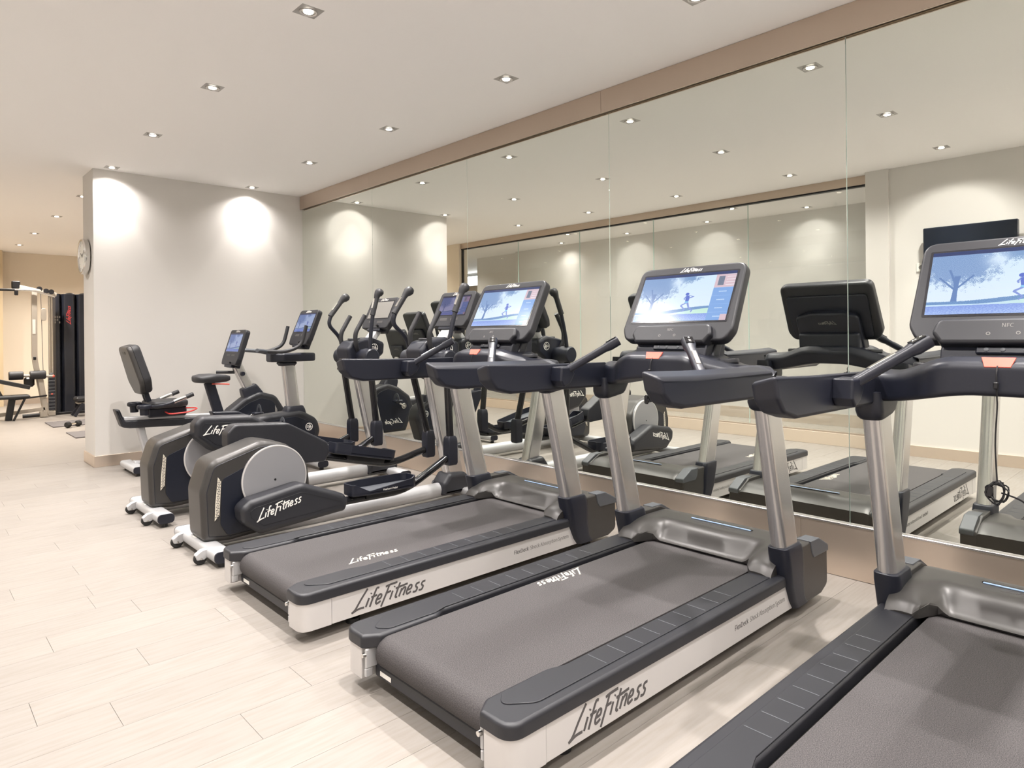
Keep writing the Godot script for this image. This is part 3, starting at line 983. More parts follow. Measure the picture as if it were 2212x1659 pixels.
		g.box(Vector3.ZERO, Vector3(0.02, 0.004, 0.1), 0.0015, Transform3D(fr, a.lerp(b, 0.46) + upv * 0.0185))
		part(grip, "sensor_plate", g, M.chrome)
		g = Geo.new()
		g.box(Vector3.ZERO, Vector3(0.036, 0.004, 0.05), 0.0015, Transform3D(fr, a.lerp(b, 0.9) + upv * 0.0225))
		part(grip, "button_pad", g, M.gloss_black)
		for k in 3:
			var sym := words(["+", "–", "◂"][k] if k < 2 else "<", 0.022, 0.0008)
			part(grip, "button_mark", sym, M.ink_white, 38, Transform3D(fr * Basis(Vector3.RIGHT, -PI / 2), a.lerp(b, [0.95, 0.9, 0.86][k]) + upv * 0.0247))
		g = Geo.new()
		g.prism(RP([[1.055, 1.115, 0.008], [1.125, 1.118, 0.008], [1.15, 1.08, 0.01], [1.12, 1.04, 0.012], [1.075, 1.02, 0.012], [1.05, 1.05, 0.008]], 0.01), 0.335, 0.408, 0.012, Transform3D(), 0.01)
		part(grip, "socket", side(g, s), M.plastic_smooth, 40)
		# cup holder
		g = Geo.new()
		g.lathe([Vector2(0.036, -0.04), Vector2(0.04, 0.0), Vector2(0.043, 0.006), Vector2(0.05, 0.008), Vector2(0.055, 0.004), Vector2(0.056, -0.01), Vector2(0.05, -0.012)], 32, Transform3D(Basis(), Vector3(1.51, 1.147, 0.24 * s)))
		part(t, "cup_ring", g, M.plastic, 50)
		g = Geo.new()
		g.lathe([Vector2(0.0, 0.0), Vector2(0.043, 0.0), Vector2(0.043, 0.002), Vector2(0, 0.002)], 24, Transform3D(Basis(), Vector3(1.51, 1.146, 0.24 * s)))
		part(t, "cup_well", g, M.gloss_black, 50)
	# dashboard linking the arms
	g = Geo.new()
	var rings := []
	for j in 45:
		var z := -0.484 + 0.968 * j / 44
		var az := absf(z)
		var e := smoothstep(0.40, 0.484, az)
		var xr := lerpf(1.44, 1.285, smoothstep(0.40, 0.16, az))
		var xf := lerpf(1.60, 1.63, smoothstep(0.40, 0.10, az)) - 0.11 * e * e
		var yt := lerpf(1.128, 1.184, smoothstep(0.34, 0.12, az)) - 0.022 * e
		var yb := lerpf(1.0, 1.05, smoothstep(0.40, 0.05, az)) + 0.004 * e
		var ring := PackedVector3Array()
		for p in RP([[xr, yb + 0.012, 0.02], [xr + 0.004, yt - 0.02, 0.035], [xr + 0.06, yt, 0.03], [xf - 0.03, yt - 0.006, 0.03], [xf, yt - 0.05, 0.03], [xf - 0.04, yb + 0.01, 0.03]], 0.02, 5): ring.append(Vector3(p.x, p.y, z))
		rings.append(ring)
	g.loft(rings)
	var dash := part(t, "dashboard", g, M.plastic_smooth, 45)
	# red stop key
	g = Geo.new()
	g.prism(P2([[-0.034, -0.018], [0.034, -0.018], [0.045, 0.018], [-0.045, 0.018]]), 0.0, 0.006, 0.002, Transform3D(Basis(Vector3(0, 0, 1), Vector3(0.55, 0.83, 0), Vector3(-0.83, 0.55, 0)), Vector3(1.303, 1.166, 0)))
	part(t, "stop_key", g, M.red)
	# console
	var con := console_frame(Vector3(1.437, 1.235, 0), Vector3(1.621, 1.585, 0))
	g = Geo.new()
	g.prism(RP([[-0.268, 0.0, 0.05], [0.268, 0.0, 0.05], [0.298, 0.06, 0.06], [0.287, 0.404, 0.05], [-0.287, 0.404, 0.05], [-0.298, 0.06, 0.06]], 0.04, 7), -0.058, 0.0, 0.01, con, 0.02, 4)
	var cs := part(t, "console", g, M.plastic, 40)
	g = Geo.new()
	g.prism(rrect(0.522, 0.272, 0.006, 3), -0.004, 0.0012, 0.0008, con * Transform3D(Basis(), Vector3(0, 0.228, 0)), 0.0)
	part(cs, "screen_surround", g, M.bezel_dark)
	var w2 := 0.2515
	part(cs, "screen", uvquad(con * Vector3(-w2, 0.356, 0.002), con * Vector3(w2, 0.356, 0.002), con * Vector3(w2, 0.1, 0.002), con * Vector3(-w2, 0.1, 0.002)), M.screen_wide)
	part(cs, "lettering", logo(), M.ink_white, 38, con * Transform3D(Basis().scaled(Vector3(0.115, 0.1, 0.5)), Vector3(-0.052, 0.3715, 0.0002)))
	g = Geo.new()
	g.prism(RP([[-0.185, -0.022, 0.01], [0.185, -0.022, 0.01], [0.215, 0.02, 0.02], [0.20, 0.072, 0.03], [-0.20, 0.072, 0.03], [-0.215, 0.02, 0.02]], 0.02), -0.03, 0.026, 0.012, con, 0.004)
	var lip := part(cs, "media_shelf", g, M.plastic, 40)
	var nfc := words("NFC", 0.018, 0.0008)
	part(lip, "lettering", nfc, M.ink_grey, 38, con * Transform3D(Basis(), Vector3(0.0, 0.042, 0.026)))
	g = Geo.new()
	for q in [[-0.05, 0.012], [0.03, 0.014]]:
		g.lathe([Vector2(0.004, 0), Vector2(0.0062, 0.0), Vector2(0.0062, 0.0008), Vector2(0.004, 0.0008)], 14, con * Transform3D(Basis(Vector3.RIGHT, PI / 2), Vector3(q[0], q[1], 0.026)))
	part(lip, "symbols", g, M.ink_grey)
	g = Geo.new()
	g.box(Vector3(0, -0.036, -0.012), Vector3(0.17, 0.026, 0.03), 0.004, con)
	var ports := part(cs, "port_panel", g, M.navy)
	for q in [-0.055, -0.01, 0.05]:
		g = Geo.new()
		g.lathe([Vector2(0, 0.003), Vector2(0.004, 0.003), Vector2(0.007, 0.002), Vector2(0.007, 0), Vector2(0, 0)], 14, con * Transform3D(Basis(Vector3.RIGHT, PI / 2), Vector3(q, -0.036, 0.003)))
		part(ports, "socket", g, M.grey_plastic)
	# hump on the back and the neck
	g = Geo.new()
	g.prism(RP([[-0.25, 0.03, 0.03], [0.25, 0.03, 0.03], [0.255, 0.33, 0.03], [-0.255, 0.33, 0.03]], 0.03), -0.072, -0.05, 0.01, con, 0.008)
	part(cs, "back_panel", g, M.plastic_smooth)
	g = Geo.new()
	g.prism(RP([[-0.20, -0.06, 0.01], [0.20, -0.06, 0.01], [0.195, 0.2, 0.03], [0.1, 0.225, 0.06], [-0.1, 0.225, 0.06], [-0.195, 0.2, 0.03]], 0.03), -0.115, -0.06, 0.012, con, 0.012)
	var hump := part(cs, "back_cover", g, M.plastic_smooth, 40)
	part(hump, "lettering", logo(), M.ink_grey, 38, con * Transform3D(Basis(Vector3.UP, PI) * Basis().scaled(Vector3(0.11, 0.11, 0.5)), Vector3(0.055, 0.15, -0.1152)))
	g = Geo.new()
	g.prism(RP([[1.40, 1.13, 0], [1.585, 1.12, 0], [1.60, 1.25, 0.02], [1.52, 1.29, 0.01], [1.45, 1.235, 0.01], [1.425, 1.2, 0.02]], 0.01), -0.19, 0.19, 0.012)
	part(t, "neck", g, M.plastic_smooth, 40)
	return t

func add_cord(t: Node3D, long: bool) -> void:
	# safety cord hanging from the red key
	var g := Geo.new()
	var end := 0.80 if long else 1.0
	g.tube(smooth([Vector3(1.292, 1.158, 0), Vector3(1.276, 1.13, 0), Vector3(1.272, 1.06, 0.002), Vector3(1.274, 1.03, 0.002), Vector3(1.275, (1.03 + end) / 2, -0.004), Vector3(1.276, end, 0.0)], 4), 0.0024, 6)
	var c := part(t, "safety_cord", g, M.black)
	g = Geo.new()
	g.box(Vector3(1.27, 1.098, 0), Vector3(0.012, 0.022, 0.014), 0.003)
	part(c, "clip", g, M.black)
	g = Geo.new()
	var pts := []
	var rng := RandomNumberGenerator.new()
	rng.seed = 4
	var r := 0.032 if long else 0.016
	for i in 26:
		var a := i * 1.3
		pts.append(Vector3(1.275 + 0.012 * sin(i * 2.1), end - (0.03 if long else 0.02) + r * 1.3 * sin(a) * rng.randf_range(0.5, 1.0), r * cos(a) * rng.randf_range(0.4, 1.0)))
	g.tube(smooth(pts, 4), 0.0024, 6)
	part(c, "tangle", g, M.black)
	g = Geo.new()
	g.box(Vector3(1.272, end - 0.03, -0.02), Vector3(0.016, 0.04, 0.022), 0.006)
	part(c, "shirt_clip", g, M.gloss_black)
	if long:
		g = Geo.new()
		g.tube(smooth([Vector3(1.275, end - 0.03, 0.01), Vector3(1.29, end - 0.05, 0.06), Vector3(1.31, end - 0.1, 0.11), Vector3(1.33, end - 0.09, 0.2), Vector3(1.34, end + 0.08, 0.2), Vector3(1.34, 1.04, 0.16)], 6), 0.0026, 6)
		part(c, "cable", g, M.black)

# ------------------------------------------------------------------ elliptical trainer (rear at x = 0, facing +x)
func ell_console(t: Node3D, con: Transform3D, w: float, h: float, scr: Array, m: Material, name_h: float) -> Node3D:
	var g := Geo.new()
	var a := w / 2
	g.prism(RP([[-a + 0.02, 0.0, 0.03], [a - 0.02, 0.0, 0.03], [a, 0.06, 0.05], [a - 0.008, h, 0.04], [-a + 0.008, h, 0.04], [-a, 0.06, 0.05]], 0.04, 6), -0.055, 0.0, 0.008, con, 0.018, 4)
	var cs := part(t, "console", g, M.plastic, 40)
	g = Geo.new()
	g.prism(rrect(scr[0] + 0.016, scr[2] - scr[1] + 0.016, 0.005, 3), -0.004, 0.0012, 0.0006, con * Transform3D(Basis(), Vector3(0, (scr[1] + scr[2]) / 2, 0)), 0.0)
	part(cs, "screen_surround", g, M.bezel_dark)
	var q: float = scr[0] / 2
	part(cs, "screen", uvquad(con * Vector3(-q, scr[2], 0.002), con * Vector3(q, scr[2], 0.002), con * Vector3(q, scr[1], 0.002), con * Vector3(-q, scr[1], 0.002)), m)
	part(cs, "lettering", logo(), M.ink_white, 38, con * Transform3D(Basis().scaled(Vector3(w * 0.26, w * 0.26, 0.4)), Vector3(-w * 0.12, h - name_h, 0.0002)))
	for k in 2:
		g = Geo.new()
		for j in 3: g.box(Vector3(-w * 0.16 + k * w * 0.3, scr[1] - 0.03 - j * 0.007, 0.0004), Vector3(w * 0.2, 0.002, 0.001), 0.0, con)
		part(cs, "printed_lines", g, M.ink_grey)
	g = Geo.new()
	g.prism(RP([[-a * 0.62, -0.02, 0.01], [a * 0.62, -0.02, 0.01], [a * 0.6, h * 0.5, 0.03], [-a * 0.6, h * 0.5, 0.03]], 0.02), -0.085, -0.04, 0.014, con, 0.01)
	var bc := part(cs, "back_cover", g, M.plastic_smooth)
	part(bc, "lettering", logo(), M.ink_grey, 38, con * Transform3D(Basis(Vector3.UP, PI) * Basis().scaled(Vector3(w * 0.24, w * 0.24, 0.4)), Vector3(w * 0.12, h * 0.36, -0.0853)))
	g = Geo.new()
	g.box(Vector3(0, -0.012, -0.02), Vector3(a * 0.9, 0.026, 0.04), 0.004, con)
	part(cs, "port_panel", g, M.navy)
	g = Geo.new()
	g.lathe([Vector2(0, 0.02), Vector2(0.008, 0.02), Vector2(0.01, 0.014), Vector2(0.01, 0), Vector2(0, 0)], 12, con * Transform3D(Basis(Vector3.RIGHT, PI / 2), Vector3(a * 0.3, 0.02, 0.0)))
	part(cs, "knob", g, M.gloss_black)
	return cs

func caster(t: Node3D, x: float, z: float) -> void:
	var g := Geo.new()
	g.lathe([Vector2(0, -0.014), Vector2(0.03, -0.014), Vector2(0.034, -0.01), Vector2(0.034, 0.01), Vector2(0.03, 0.014), Vector2(0, 0.014)], 24, Transform3D(Basis(Vector3.RIGHT, PI / 2), Vector3(x, 0.034, z)))
	var wh := part(t, "wheel", g, M.rubber)
	g = Geo.new()
	g.prism(RP([[x - 0.022, 0.028, 0.012], [x - 0.03, 0.058, 0.012], [x + 0.005, 0.082, 0.02], [x + 0.07, 0.09, 0.01], [x + 0.07, 0.05, 0.01], [x + 0.018, 0.026, 0.01]], 0.01), z - 0.02, z + 0.02, 0.006)
	part(t, "wheel_bracket", g, M.paint_silver)
	g = Geo.new()
	g.lathe([Vector2(0, 0.044), Vector2(0.006, 0.043), Vector2(0.007, 0.04), Vector2(0.007, 0)], 10, Transform3D(Basis(Vector3.RIGHT, PI / 2), Vector3(x, 0.036, z - 0.02)))
	part(wh, "axle_bolt", g, M.chrome)

func stabiliser(t: Node3D, x: float, half: float) -> void:
	var g := Geo.new()
	var sec := rrect(0.105, 0.062, 0.028, 6)
	g.sweep([Vector3(x, 0.058, -half), Vector3(x, 0.058, half)], sec)
	part(t, "foot_tube", g, M.paint_silver, 45)
	for s in [1.0, -1.0]:
		g = Geo.new()
		g.sweep([Vector3(x, 0.058, half * s), Vector3(x, 0.058, (half + 0.012) * s)], rrect(0.103, 0.06, 0.028, 6))
		part(t, "end_cap", g, M.plastic_smooth, 45)
		g = Geo.new()
		g.lathe([Vector2(0, 0.03), Vector2(0.02, 0.03), Vector2(0.022, 0.0), Vector2(0, 0)], 14, Transform3D(Basis(), Vector3(x, 0, (half - 0.03) * s)))
		part(t, "levelling_foot", g, M.black)

func make_elliptical(flip: float, screen: Material, label: String, at: Vector3) -> Node3D:
	# flip = 1: the right-hand pedal is low; -1: the left-hand one
	var t := thing("elliptical_trainer", label, "elliptical trainer", at, 0.0, "elliptical trainers facing the mirrored wall")
	var g := Geo.new()
	var outline := RP([[0.088, 0.09, 0.05], [0.078, 0.38, 0.12], [0.13, 0.545, 0.09], [0.44, 0.64, 0.14], [0.60, 0.60, 0.14], [0.735, 0.46, 0.14], [0.752, 0.30, 0.1], [0.70, 0.1, 0.03], [0.24, 0.07, 0.03]], 0.05, 6)
	g.prism(outline, -0.128, 0.128, 0.036, Transform3D(), -1.0, 4)
	var body := part(t, "drive_shroud", g, M.gunmetal, 40)
	for s in [1.0, -1.0]:
		g = Geo.new()
		g.prism(Geo.inset(Geo.fix(outline), 0.03), 0.118, 0.1295, 0.004, Transform3D(), 0.0)
		part(body, "side_cover", side(g, s), M.navy, 35)
		g = Geo.new()
		g.prism(RP([[0.225, 0.11, 0.02], [0.185, 0.18, 0.04], [0.195, 0.44, 0.04], [0.38, 0.515, 0.02], [0.62, 0.12, 0.02]], 0.02, 5), 0.129, 0.1325, 0.0012, Transform3D(), 0.0)
		part(body, "access_panel", side(g, s), M.navy, 35)
		# crank disc
		g = Geo.new()
		g.lathe([Vector2(0, 0.146), Vector2(0.192, 0.146), Vector2(0.2, 0.144), Vector2(0.203, 0.139), Vector2(0.203, 0.12), Vector2(0, 0.12)], 64, Transform3D(Basis(Vector3.RIGHT, PI / 2 * s), Vector3(0.507, 0.40, 0)))
		var dk := part(t, "crank_disc", g, M.disc, 30)
		g = Geo.new()
		g.lathe([Vector2(0.196, 0.1462), Vector2(0.2, 0.1468), Vector2(0.204, 0.145), Vector2(0.2045, 0.139), Vector2(0.2, 0.139)], 64, Transform3D(Basis(Vector3.RIGHT, PI / 2 * s), Vector3(0.507, 0.40, 0)))
		part(dk, "rim", g, M.silver, 40)
		g = Geo.new()
		g.lathe([Vector2(0, 0.1475), Vector2(0.007, 0.147), Vector2(0.007, 0.14)], 12, Transform3D(Basis(Vector3.RIGHT, PI / 2 * s), Vector3(0.507, 0.395, 0)))
		part(dk, "hole", g, M.black)
		# vent grille
		g = Geo.new()
		g.prism(P2([[0.172, 0.455], [0.19, 0.43], [0.178, 0.235], [0.152, 0.205], [0.156, 0.3]]), 0.13, 0.1335, 0.0006, Transform3D(), 0.0)
		var vent := part(body, "vent_grille", side(g, s), M.ink_cream)
		g = Geo.new()
		for i in 22:
			for j in 3:
				var y := 0.225 + i * 0.01
				var x := 0.1585 + (y - 0.22) * 0.07 + j * 0.0082 + (0.004 if i % 2 else 0.0)
				if x > 0.187 or x > 0.178 + (y - 0.235) * 0.06 - 0.002: continue
				g.prism(circle2(0.0031, 6, Vector2(x, y)), 0.1334, 0.1342)
		part(vent, "vent_hole", side(g, s), M.black)
		for q in [[0.42, 0.118], [0.52, 0.118]]:
			g = Geo.new()
			g.lathe([Vector2(0, 0.1335), Vector2(0.007, 0.1335), Vector2(0.008, 0.13)], 10, Transform3D(Basis(Vector3.RIGHT, PI / 2 * s), Vector3(q[0], q[1], 0)))
			part(body, "screw", g, M.gloss_black)
	# the two crank covers
	for s in [1.0, -1.0]:
		var low: bool = s == flip
		var pl: Array = [[0.245, 0.285, 0.05], [0.30, 0.325, 0.05], [0.615, 0.375, 0.12], [0.90, 0.262, 0.03], [0.93, 0.215, 0.04], [0.905, 0.155, 0.03], [0.36, 0.118, 0.04], [0.255, 0.2, 0.06]] if low else [[0.335, 0.66, 0.05], [0.38, 0.712, 0.05], [0.735, 0.69, 0.1], [1.02, 0.53, 0.05], [1.035, 0.46, 0.05], [1.0, 0.395, 0.03], [0.72, 0.41, 0.03], [0.45, 0.46, 0.04], [0.335, 0.565, 0.05]]
		g = Geo.new()
		g.prism(RP(pl, 0.04, 6), 0.165, 0.292, 0.03, Transform3D(), 0.014, 4)
		var cv := part(t, "crank_cover", side(g, s), M.plastic, 40)
		g = Geo.new()
		var inner := Geo.inset(Geo.fix(RP(pl, 0.03, 5)), 0.048)
		g.prism(inner, 0.288, 0.2932, 0.0012, Transform3D(), 0.0)
		part(cv, "cover_panel", side(g, s), M.black, 30)
		var ang := deg_to_rad(14.0) if low else deg_to_rad(0.0)
		var org := Vector3(0.345, 0.205, 0.2932 * s) if low else Vector3(0.40, 0.585, 0.2932 * s)
		var bs := Basis(Vector3(cos(ang), sin(ang), 0), Vector3(-sin(ang), cos(ang), 0), Vector3(0, 0, 1))
		if s < 0:
			org.x += 0.27
			bs = Basis(Vector3(-1, 0, 0), Vector3.UP, Vector3(0, 0, -1))
		part(cv, "lettering", logo(), M.ink_white, 38, Transform3D(bs.scaled_local(Vector3(0.275, 0.275, 0.4)), org))
	stabiliser(t, 0.125, 0.35)
	caster(t, 0.045, -0.208)
	caster(t, 0.045, 0.208)
	part(t, "sticker", B(Vector3(0.09, 0.0885, -0.08), Vector3(0.16, 0.0898, -0.02)), M.paper)
	# spine of the frame
	g = Geo.new()
	g.tube([Vector3(0.12, 0.085, 0), Vector3(1.98, 0.085, 0)], 0.056, 18)
	part(t, "base_tube", g, M.paint_silver, 50)
	stabiliser(t, 2.06, 0.30)
	g = Geo.new()
	g.prism(RP([[1.83, 0.05, 0.02], [2.13, 0.05, 0.02], [2.13, 0.14, 0.05], [2.05, 0.205, 0.04], [1.9, 0.215, 0.04], [1.84, 0.14, 0.06]], 0.03), -0.085, 0.085, 0.03)
	part(t, "base_cover", g, M.plastic, 40)
	# upright
	g = Geo.new()
	var rings := []
	for q in [[0.16, 1.995], [0.6, 1.89], [1.06, 1.79]]:
		var ring := PackedVector3Array()
		for p in rrect(0.155, 0.085, 0.032, 6): ring.append(Vector3(q[1] + p.x, q[0] + p.x * 0.2, p.y))
		rings.append(ring)
	g.loft(rings)
	part(t, "upright", g, M.alu, 50)
	# head: hub of the moving arms with the fixed grips in front of it
	g = Geo.new()
	g.prism(RP([[1.64, 0.99, 0.02], [1.62, 1.16, 0.05], [1.68, 1.225, 0.05], [1.86, 1.255, 0.03], [1.99, 1.21, 0.04], [1.98, 1.11, 0.05], [1.86, 1.02, 0.03], [1.80, 0.96, 0.02]], 0.03, 6), -0.105, 0.105, 0.025)
	var head := part(t, "head_cover", g, M.plastic_smooth, 40)
	for s in [1.0, -1.0]:
		part(head, "emblem", emblem(), M.ink_white, 38, Transform3D(Basis(Vector3(0.033 * s, 0, 0), Vector3(0, 0.033, 0), Vector3(0, 0, 0.033 * s)), Vector3(1.88, 1.165, 0.1052 * s)))
	g = Geo.new()
	g.prism(RP([[-0.05, -0.09, 0.01], [0.05, -0.09, 0.01], [0.06, 0.09, 0.02], [-0.06, 0.09, 0.02]], 0.02), 0.0, 0.02, 0.006, Transform3D(Basis(Vector3(0, 0, 1), Vector3(0.3, 0.95, 0), Vector3(-0.95, 0.3, 0)), Vector3(1.645, 1.06, 0)))
	part(head, "front_plate", g, M.gunmetal, 40)
	g = Geo.new()
	g.lathe([Vector2(0.03, 0.0), Vector2(0.052, 0.0), Vector2(0.055, 0.006), Vector2(0.05, 0.012), Vector2(0.035, 0.012)], 24, Transform3D(Basis(), Vector3(1.74, 1.235, 0.0)))
	part(head, "cup_ring", g, M.plastic)
	for s in [1.0, -1.0]:
		g = Geo.new()
		g.lathe([Vector2(0, 0.285), Vector2(0.06, 0.285), Vector2(0.07, 0.275), Vector2(0.071, 0.17), Vector2(0.066, 0.16), Vector2(0.062, 0.09), Vector2(0, 0.09)], 36, Transform3D(Basis(Vector3.RIGHT, PI / 2 * s), Vector3(1.757, 1.09, 0)))
		part(t, "arm_hub", g, M.plastic_smooth, 30)
		# fixed grip
		g = Geo.new()
		g.tube(bend([Vector3(1.72, 1.14, 0.10 * s), Vector3(1.69, 1.19, 0.125 * s), Vector3(1.68, 1.285, 0.125 * s), Vector3(1.778, 1.445, 0.125 * s)], 0.06, 5), 0.019, 14)
		part(t, "fixed_grip", g, M.vinyl, 50)
		# moving arm
		var low: bool = s == flip
		var bx: float = (1.785 if s > 0 else 1.925) if flip > 0 else (1.816 if s > 0 else 1.852)
		var by: float = (0.425 if s > 0 else 0.405) if flip > 0 else (0.44 if s > 0 else 0.415)
		var hb: Array = [Vector3(1.757, 1.09, 0.235 * s), Vector3(1.775, 1.2, 0.24 * s), Vector3(1.80, 1.31, 0.24 * s), Vector3(1.838, 1.448, 0.24 * s), Vector3(1.905, 1.6, 0.24 * s)] if s > 0 else [Vector3(1.757, 1.09, 0.235 * s), Vector3(1.74, 1.24, 0.24 * s), Vector3(1.605, 1.36, 0.24 * s), Vector3(1.625, 1.445, 0.24 * s), Vector3(1.73, 1.595, 0.24 * s)]
		if flip < 0:
			var turn := Basis(Vector3.BACK, deg_to_rad(8.0 if s > 0 else -4.0))
			for i in hb.size(): hb[i] = Vector3(1.757, 1.09, 0) + turn * (hb[i] - Vector3(1.757, 1.09, 0))
		var arm := Node3D.new()
		arm.name = "moving_arm"
		t.add_child(arm, true)
		g = Geo.new()
		g.tube(bend(hb, 0.07, 5), 0.0165, 14)
		part(arm, "handlebar", g, M.plastic_smooth, 50)
		g = Geo.new()
		var d: Vector3 = (hb[4] - hb[3]).normalized()
		g.tube([hb[3] - d * 0.012, hb[3] + d * 0.02, hb[4]], 0.0225, 14, [1.02, 1.0, 0.95])
		part(arm, "grip_sleeve", g, M.vinyl, 50)
		g = Geo.new()
		g.tube([hb[4] - d * 0.03, hb[4] - d * 0.005, hb[4] + d * 0.015 + Vector3(0.008, 0, 0), hb[4] + d * 0.032 + Vector3(0.018, 0, 0), hb[4] + d * 0.045 + Vector3(0.024, 0, 0), hb[4] + d * 0.052 + Vector3(0.026, 0, 0)], 0.037, 16, [0.6, 0.72, 0.98, 1.0, 0.72, 0.2])
		part(arm, "grip_knob", g, M.vinyl, 60)
		g = Geo.new()
		g.box(Vector3.ZERO, Vector3(0.008, 0.09, 0.022), 0.003, Transform3D(Basis(Vector3.BACK, -atan2(d.x, d.y)), hb[3].lerp(hb[4], 0.5) + Vector3(-0.02, 0.008, 0)))
		part(arm, "sensor_plate", g, M.chrome)
		g = Geo.new()
		g.tube([Vector3(1.757, 1.06, 0.235 * s), Vector3(bx, by + 0.05, 0.235 * s)], 0.0275, 16)
		part(arm, "lower_bar", g, M.gloss_black, 50)
		g = Geo.new()
		rings = []
		for q in [[-0.105, 0.86], [-0.09, 1.0], [0.06, 1.0], [0.09, 0.92], [0.105, 0.72]]:
			var ring := PackedVector3Array()
			for p in rrect(0.084, 0.078, 0.012, 3): ring.append(Vector3(bx + p.x * q[1], by + q[0], 0.235 * s + p.y * q[1]))
			rings.append(ring)
		g.loft(rings)
		part(arm, "joint_cover", g, M.plastic_smooth, 30)
		# pedal bar and pedal
		var pa: Array = [Vector3(0.86, 0.205, 0.235 * s), Vector3(1.39, 0.2, 0.235 * s), Vector3(bx - 0.04, by - 0.055, 0.235 * s)] if low else [Vector3(0.98, 0.43, 0.235 * s), Vector3(1.56, 0.29, 0.235 * s), Vector3(bx - 0.04, by - 0.045, 0.235 * s)]
		g = Geo.new()
		g.tube(bend(pa, 0.12, 6), 0.0265, 16)
		part(t, "pedal_bar", g, M.gloss_black, 50)
		var p0: Vector3 = Vector3(0.945, 0.232, 0) if low else Vector3(1.07, 0.44, 0)
		var p1: Vector3 = Vector3(1.44, 0.228, 0) if low else Vector3(1.57, 0.325, 0)
		var dx := (p1 - p0).normalized()
		var pf := Transform3D(Basis(dx, Vector3(0, 0, 1), dx.cross(Vector3(0, 0, 1)) * -1.0), p0 + Vector3(0, 0, 0.235 * s))
		var L := p0.distance_to(p1)
		var ped := Node3D.new()
		ped.name = "pedal"
		t.add_child(ped, true)
		g = Geo.new()
		var shape := RP([[0, -0.06, 0.03], [0.12, -0.085, 0.04], [L - 0.03, -0.085, 0.05], [L, -0.05, 0.03], [L, 0.05, 0.03], [L - 0.03, 0.085, 0.05], [0.12, 0.085, 0.04], [0, 0.06, 0.03]], 0.03, 4)
		g.prism(shape, 0.0, 0.022, 0.003, pf, 0.008)
		part(ped, "tray", g, M.plastic_smooth, 40)
		g = Geo.new()
		g.prism(Geo.inset(Geo.fix(shape), 0.014), 0.02, 0.026, 0.001, pf, 0.0)
		part(ped, "tread", g, M.grey_plastic, 40)
		# raised edge, lower on the outer side
		g = Geo.new()
		var outer := Geo.fix(shape)
		var inn := Geo.inset(outer, 0.01)
		g.begin()
		var ht := func(p: Vector2) -> float:
			var side_out: float = smoothstep(0.02, 0.075, p.y * s)
			var mid: float = smoothstep(0.03, 0.12, p.x) * smoothstep(L - 0.02, L - 0.12, p.x)
			return 0.075 - 0.048 * side_out * mid
		for i in outer.size():
			var j := (i + 1) % outer.size()
			var a0: Vector2 = outer[i]; var a1: Vector2 = outer[j]; var b0: Vector2 = inn[i]; var b1: Vector2 = inn[j]
			var h0: float = ht.call(a0); var h1: float = ht.call(a1)
			g.quad(Vector3(a0.x, a0.y, 0.015), Vector3(a1.x, a1.y, 0.015), Vector3(a1.x, a1.y, h1), Vector3(a0.x, a0.y, h0))
			g.quad(Vector3(a0.x, a0.y, h0), Vector3(a1.x, a1.y, h1), Vector3(b1.x, b1.y, h1), Vector3(b0.x, b0.y, h0))
			g.quad(Vector3(b0.x, b0.y, h0), Vector3(b1.x, b1.y, h1), Vector3(b1.x, b1.y, 0.015), Vector3(b0.x, b0.y, 0.015))
			g.quad(Vector3(b0.x, b0.y, 0.015), Vector3(b1.x, b1.y, 0.015), Vector3(a1.x, a1.y, 0.015), Vector3(a0.x, a0.y, 0.015))
		g.apply(pf)
		g.orient()
		part(ped, "rim", g, M.plastic_smooth, 40)
		if s > 0:
			var tx := words("FlexForm Pedal", 0.016)
			part(ped, "lettering", tx, M.ink_white, 38, Transform3D(Basis(dx, Vector3(-dx.y, dx.x, 0), Vector3(0, 0, 1)), p0.lerp(p1, 0.55) + Vector3(0, 0.022, 0.235 + 0.0853)))
		g = Geo.new()
		g.prism(rrect(L * 0.62, 0.075, 0.006, 2), -0.035, 0.004, 0.004, pf * Transform3D(Basis(), Vector3(L * 0.55, 0, 0)))
		part(ped, "mount", g, M.black)
	# console on its neck
	g = Geo.new()
	g.sweep([Vector3(1.87, 1.2, 0), Vector3(1.98, 1.33, 0)], rrect(0.12, 0.05, 0.012, 3))
	part(t, "neck", g, M.paint_silver)
	ell_console(t, console_frame(Vector3(1.935, 1.335, 0), Vector3(2.065, 1.61, 0)), 0.452, 0.304, [0.345, 0.1, 0.262], screen, 0.03)
	return t

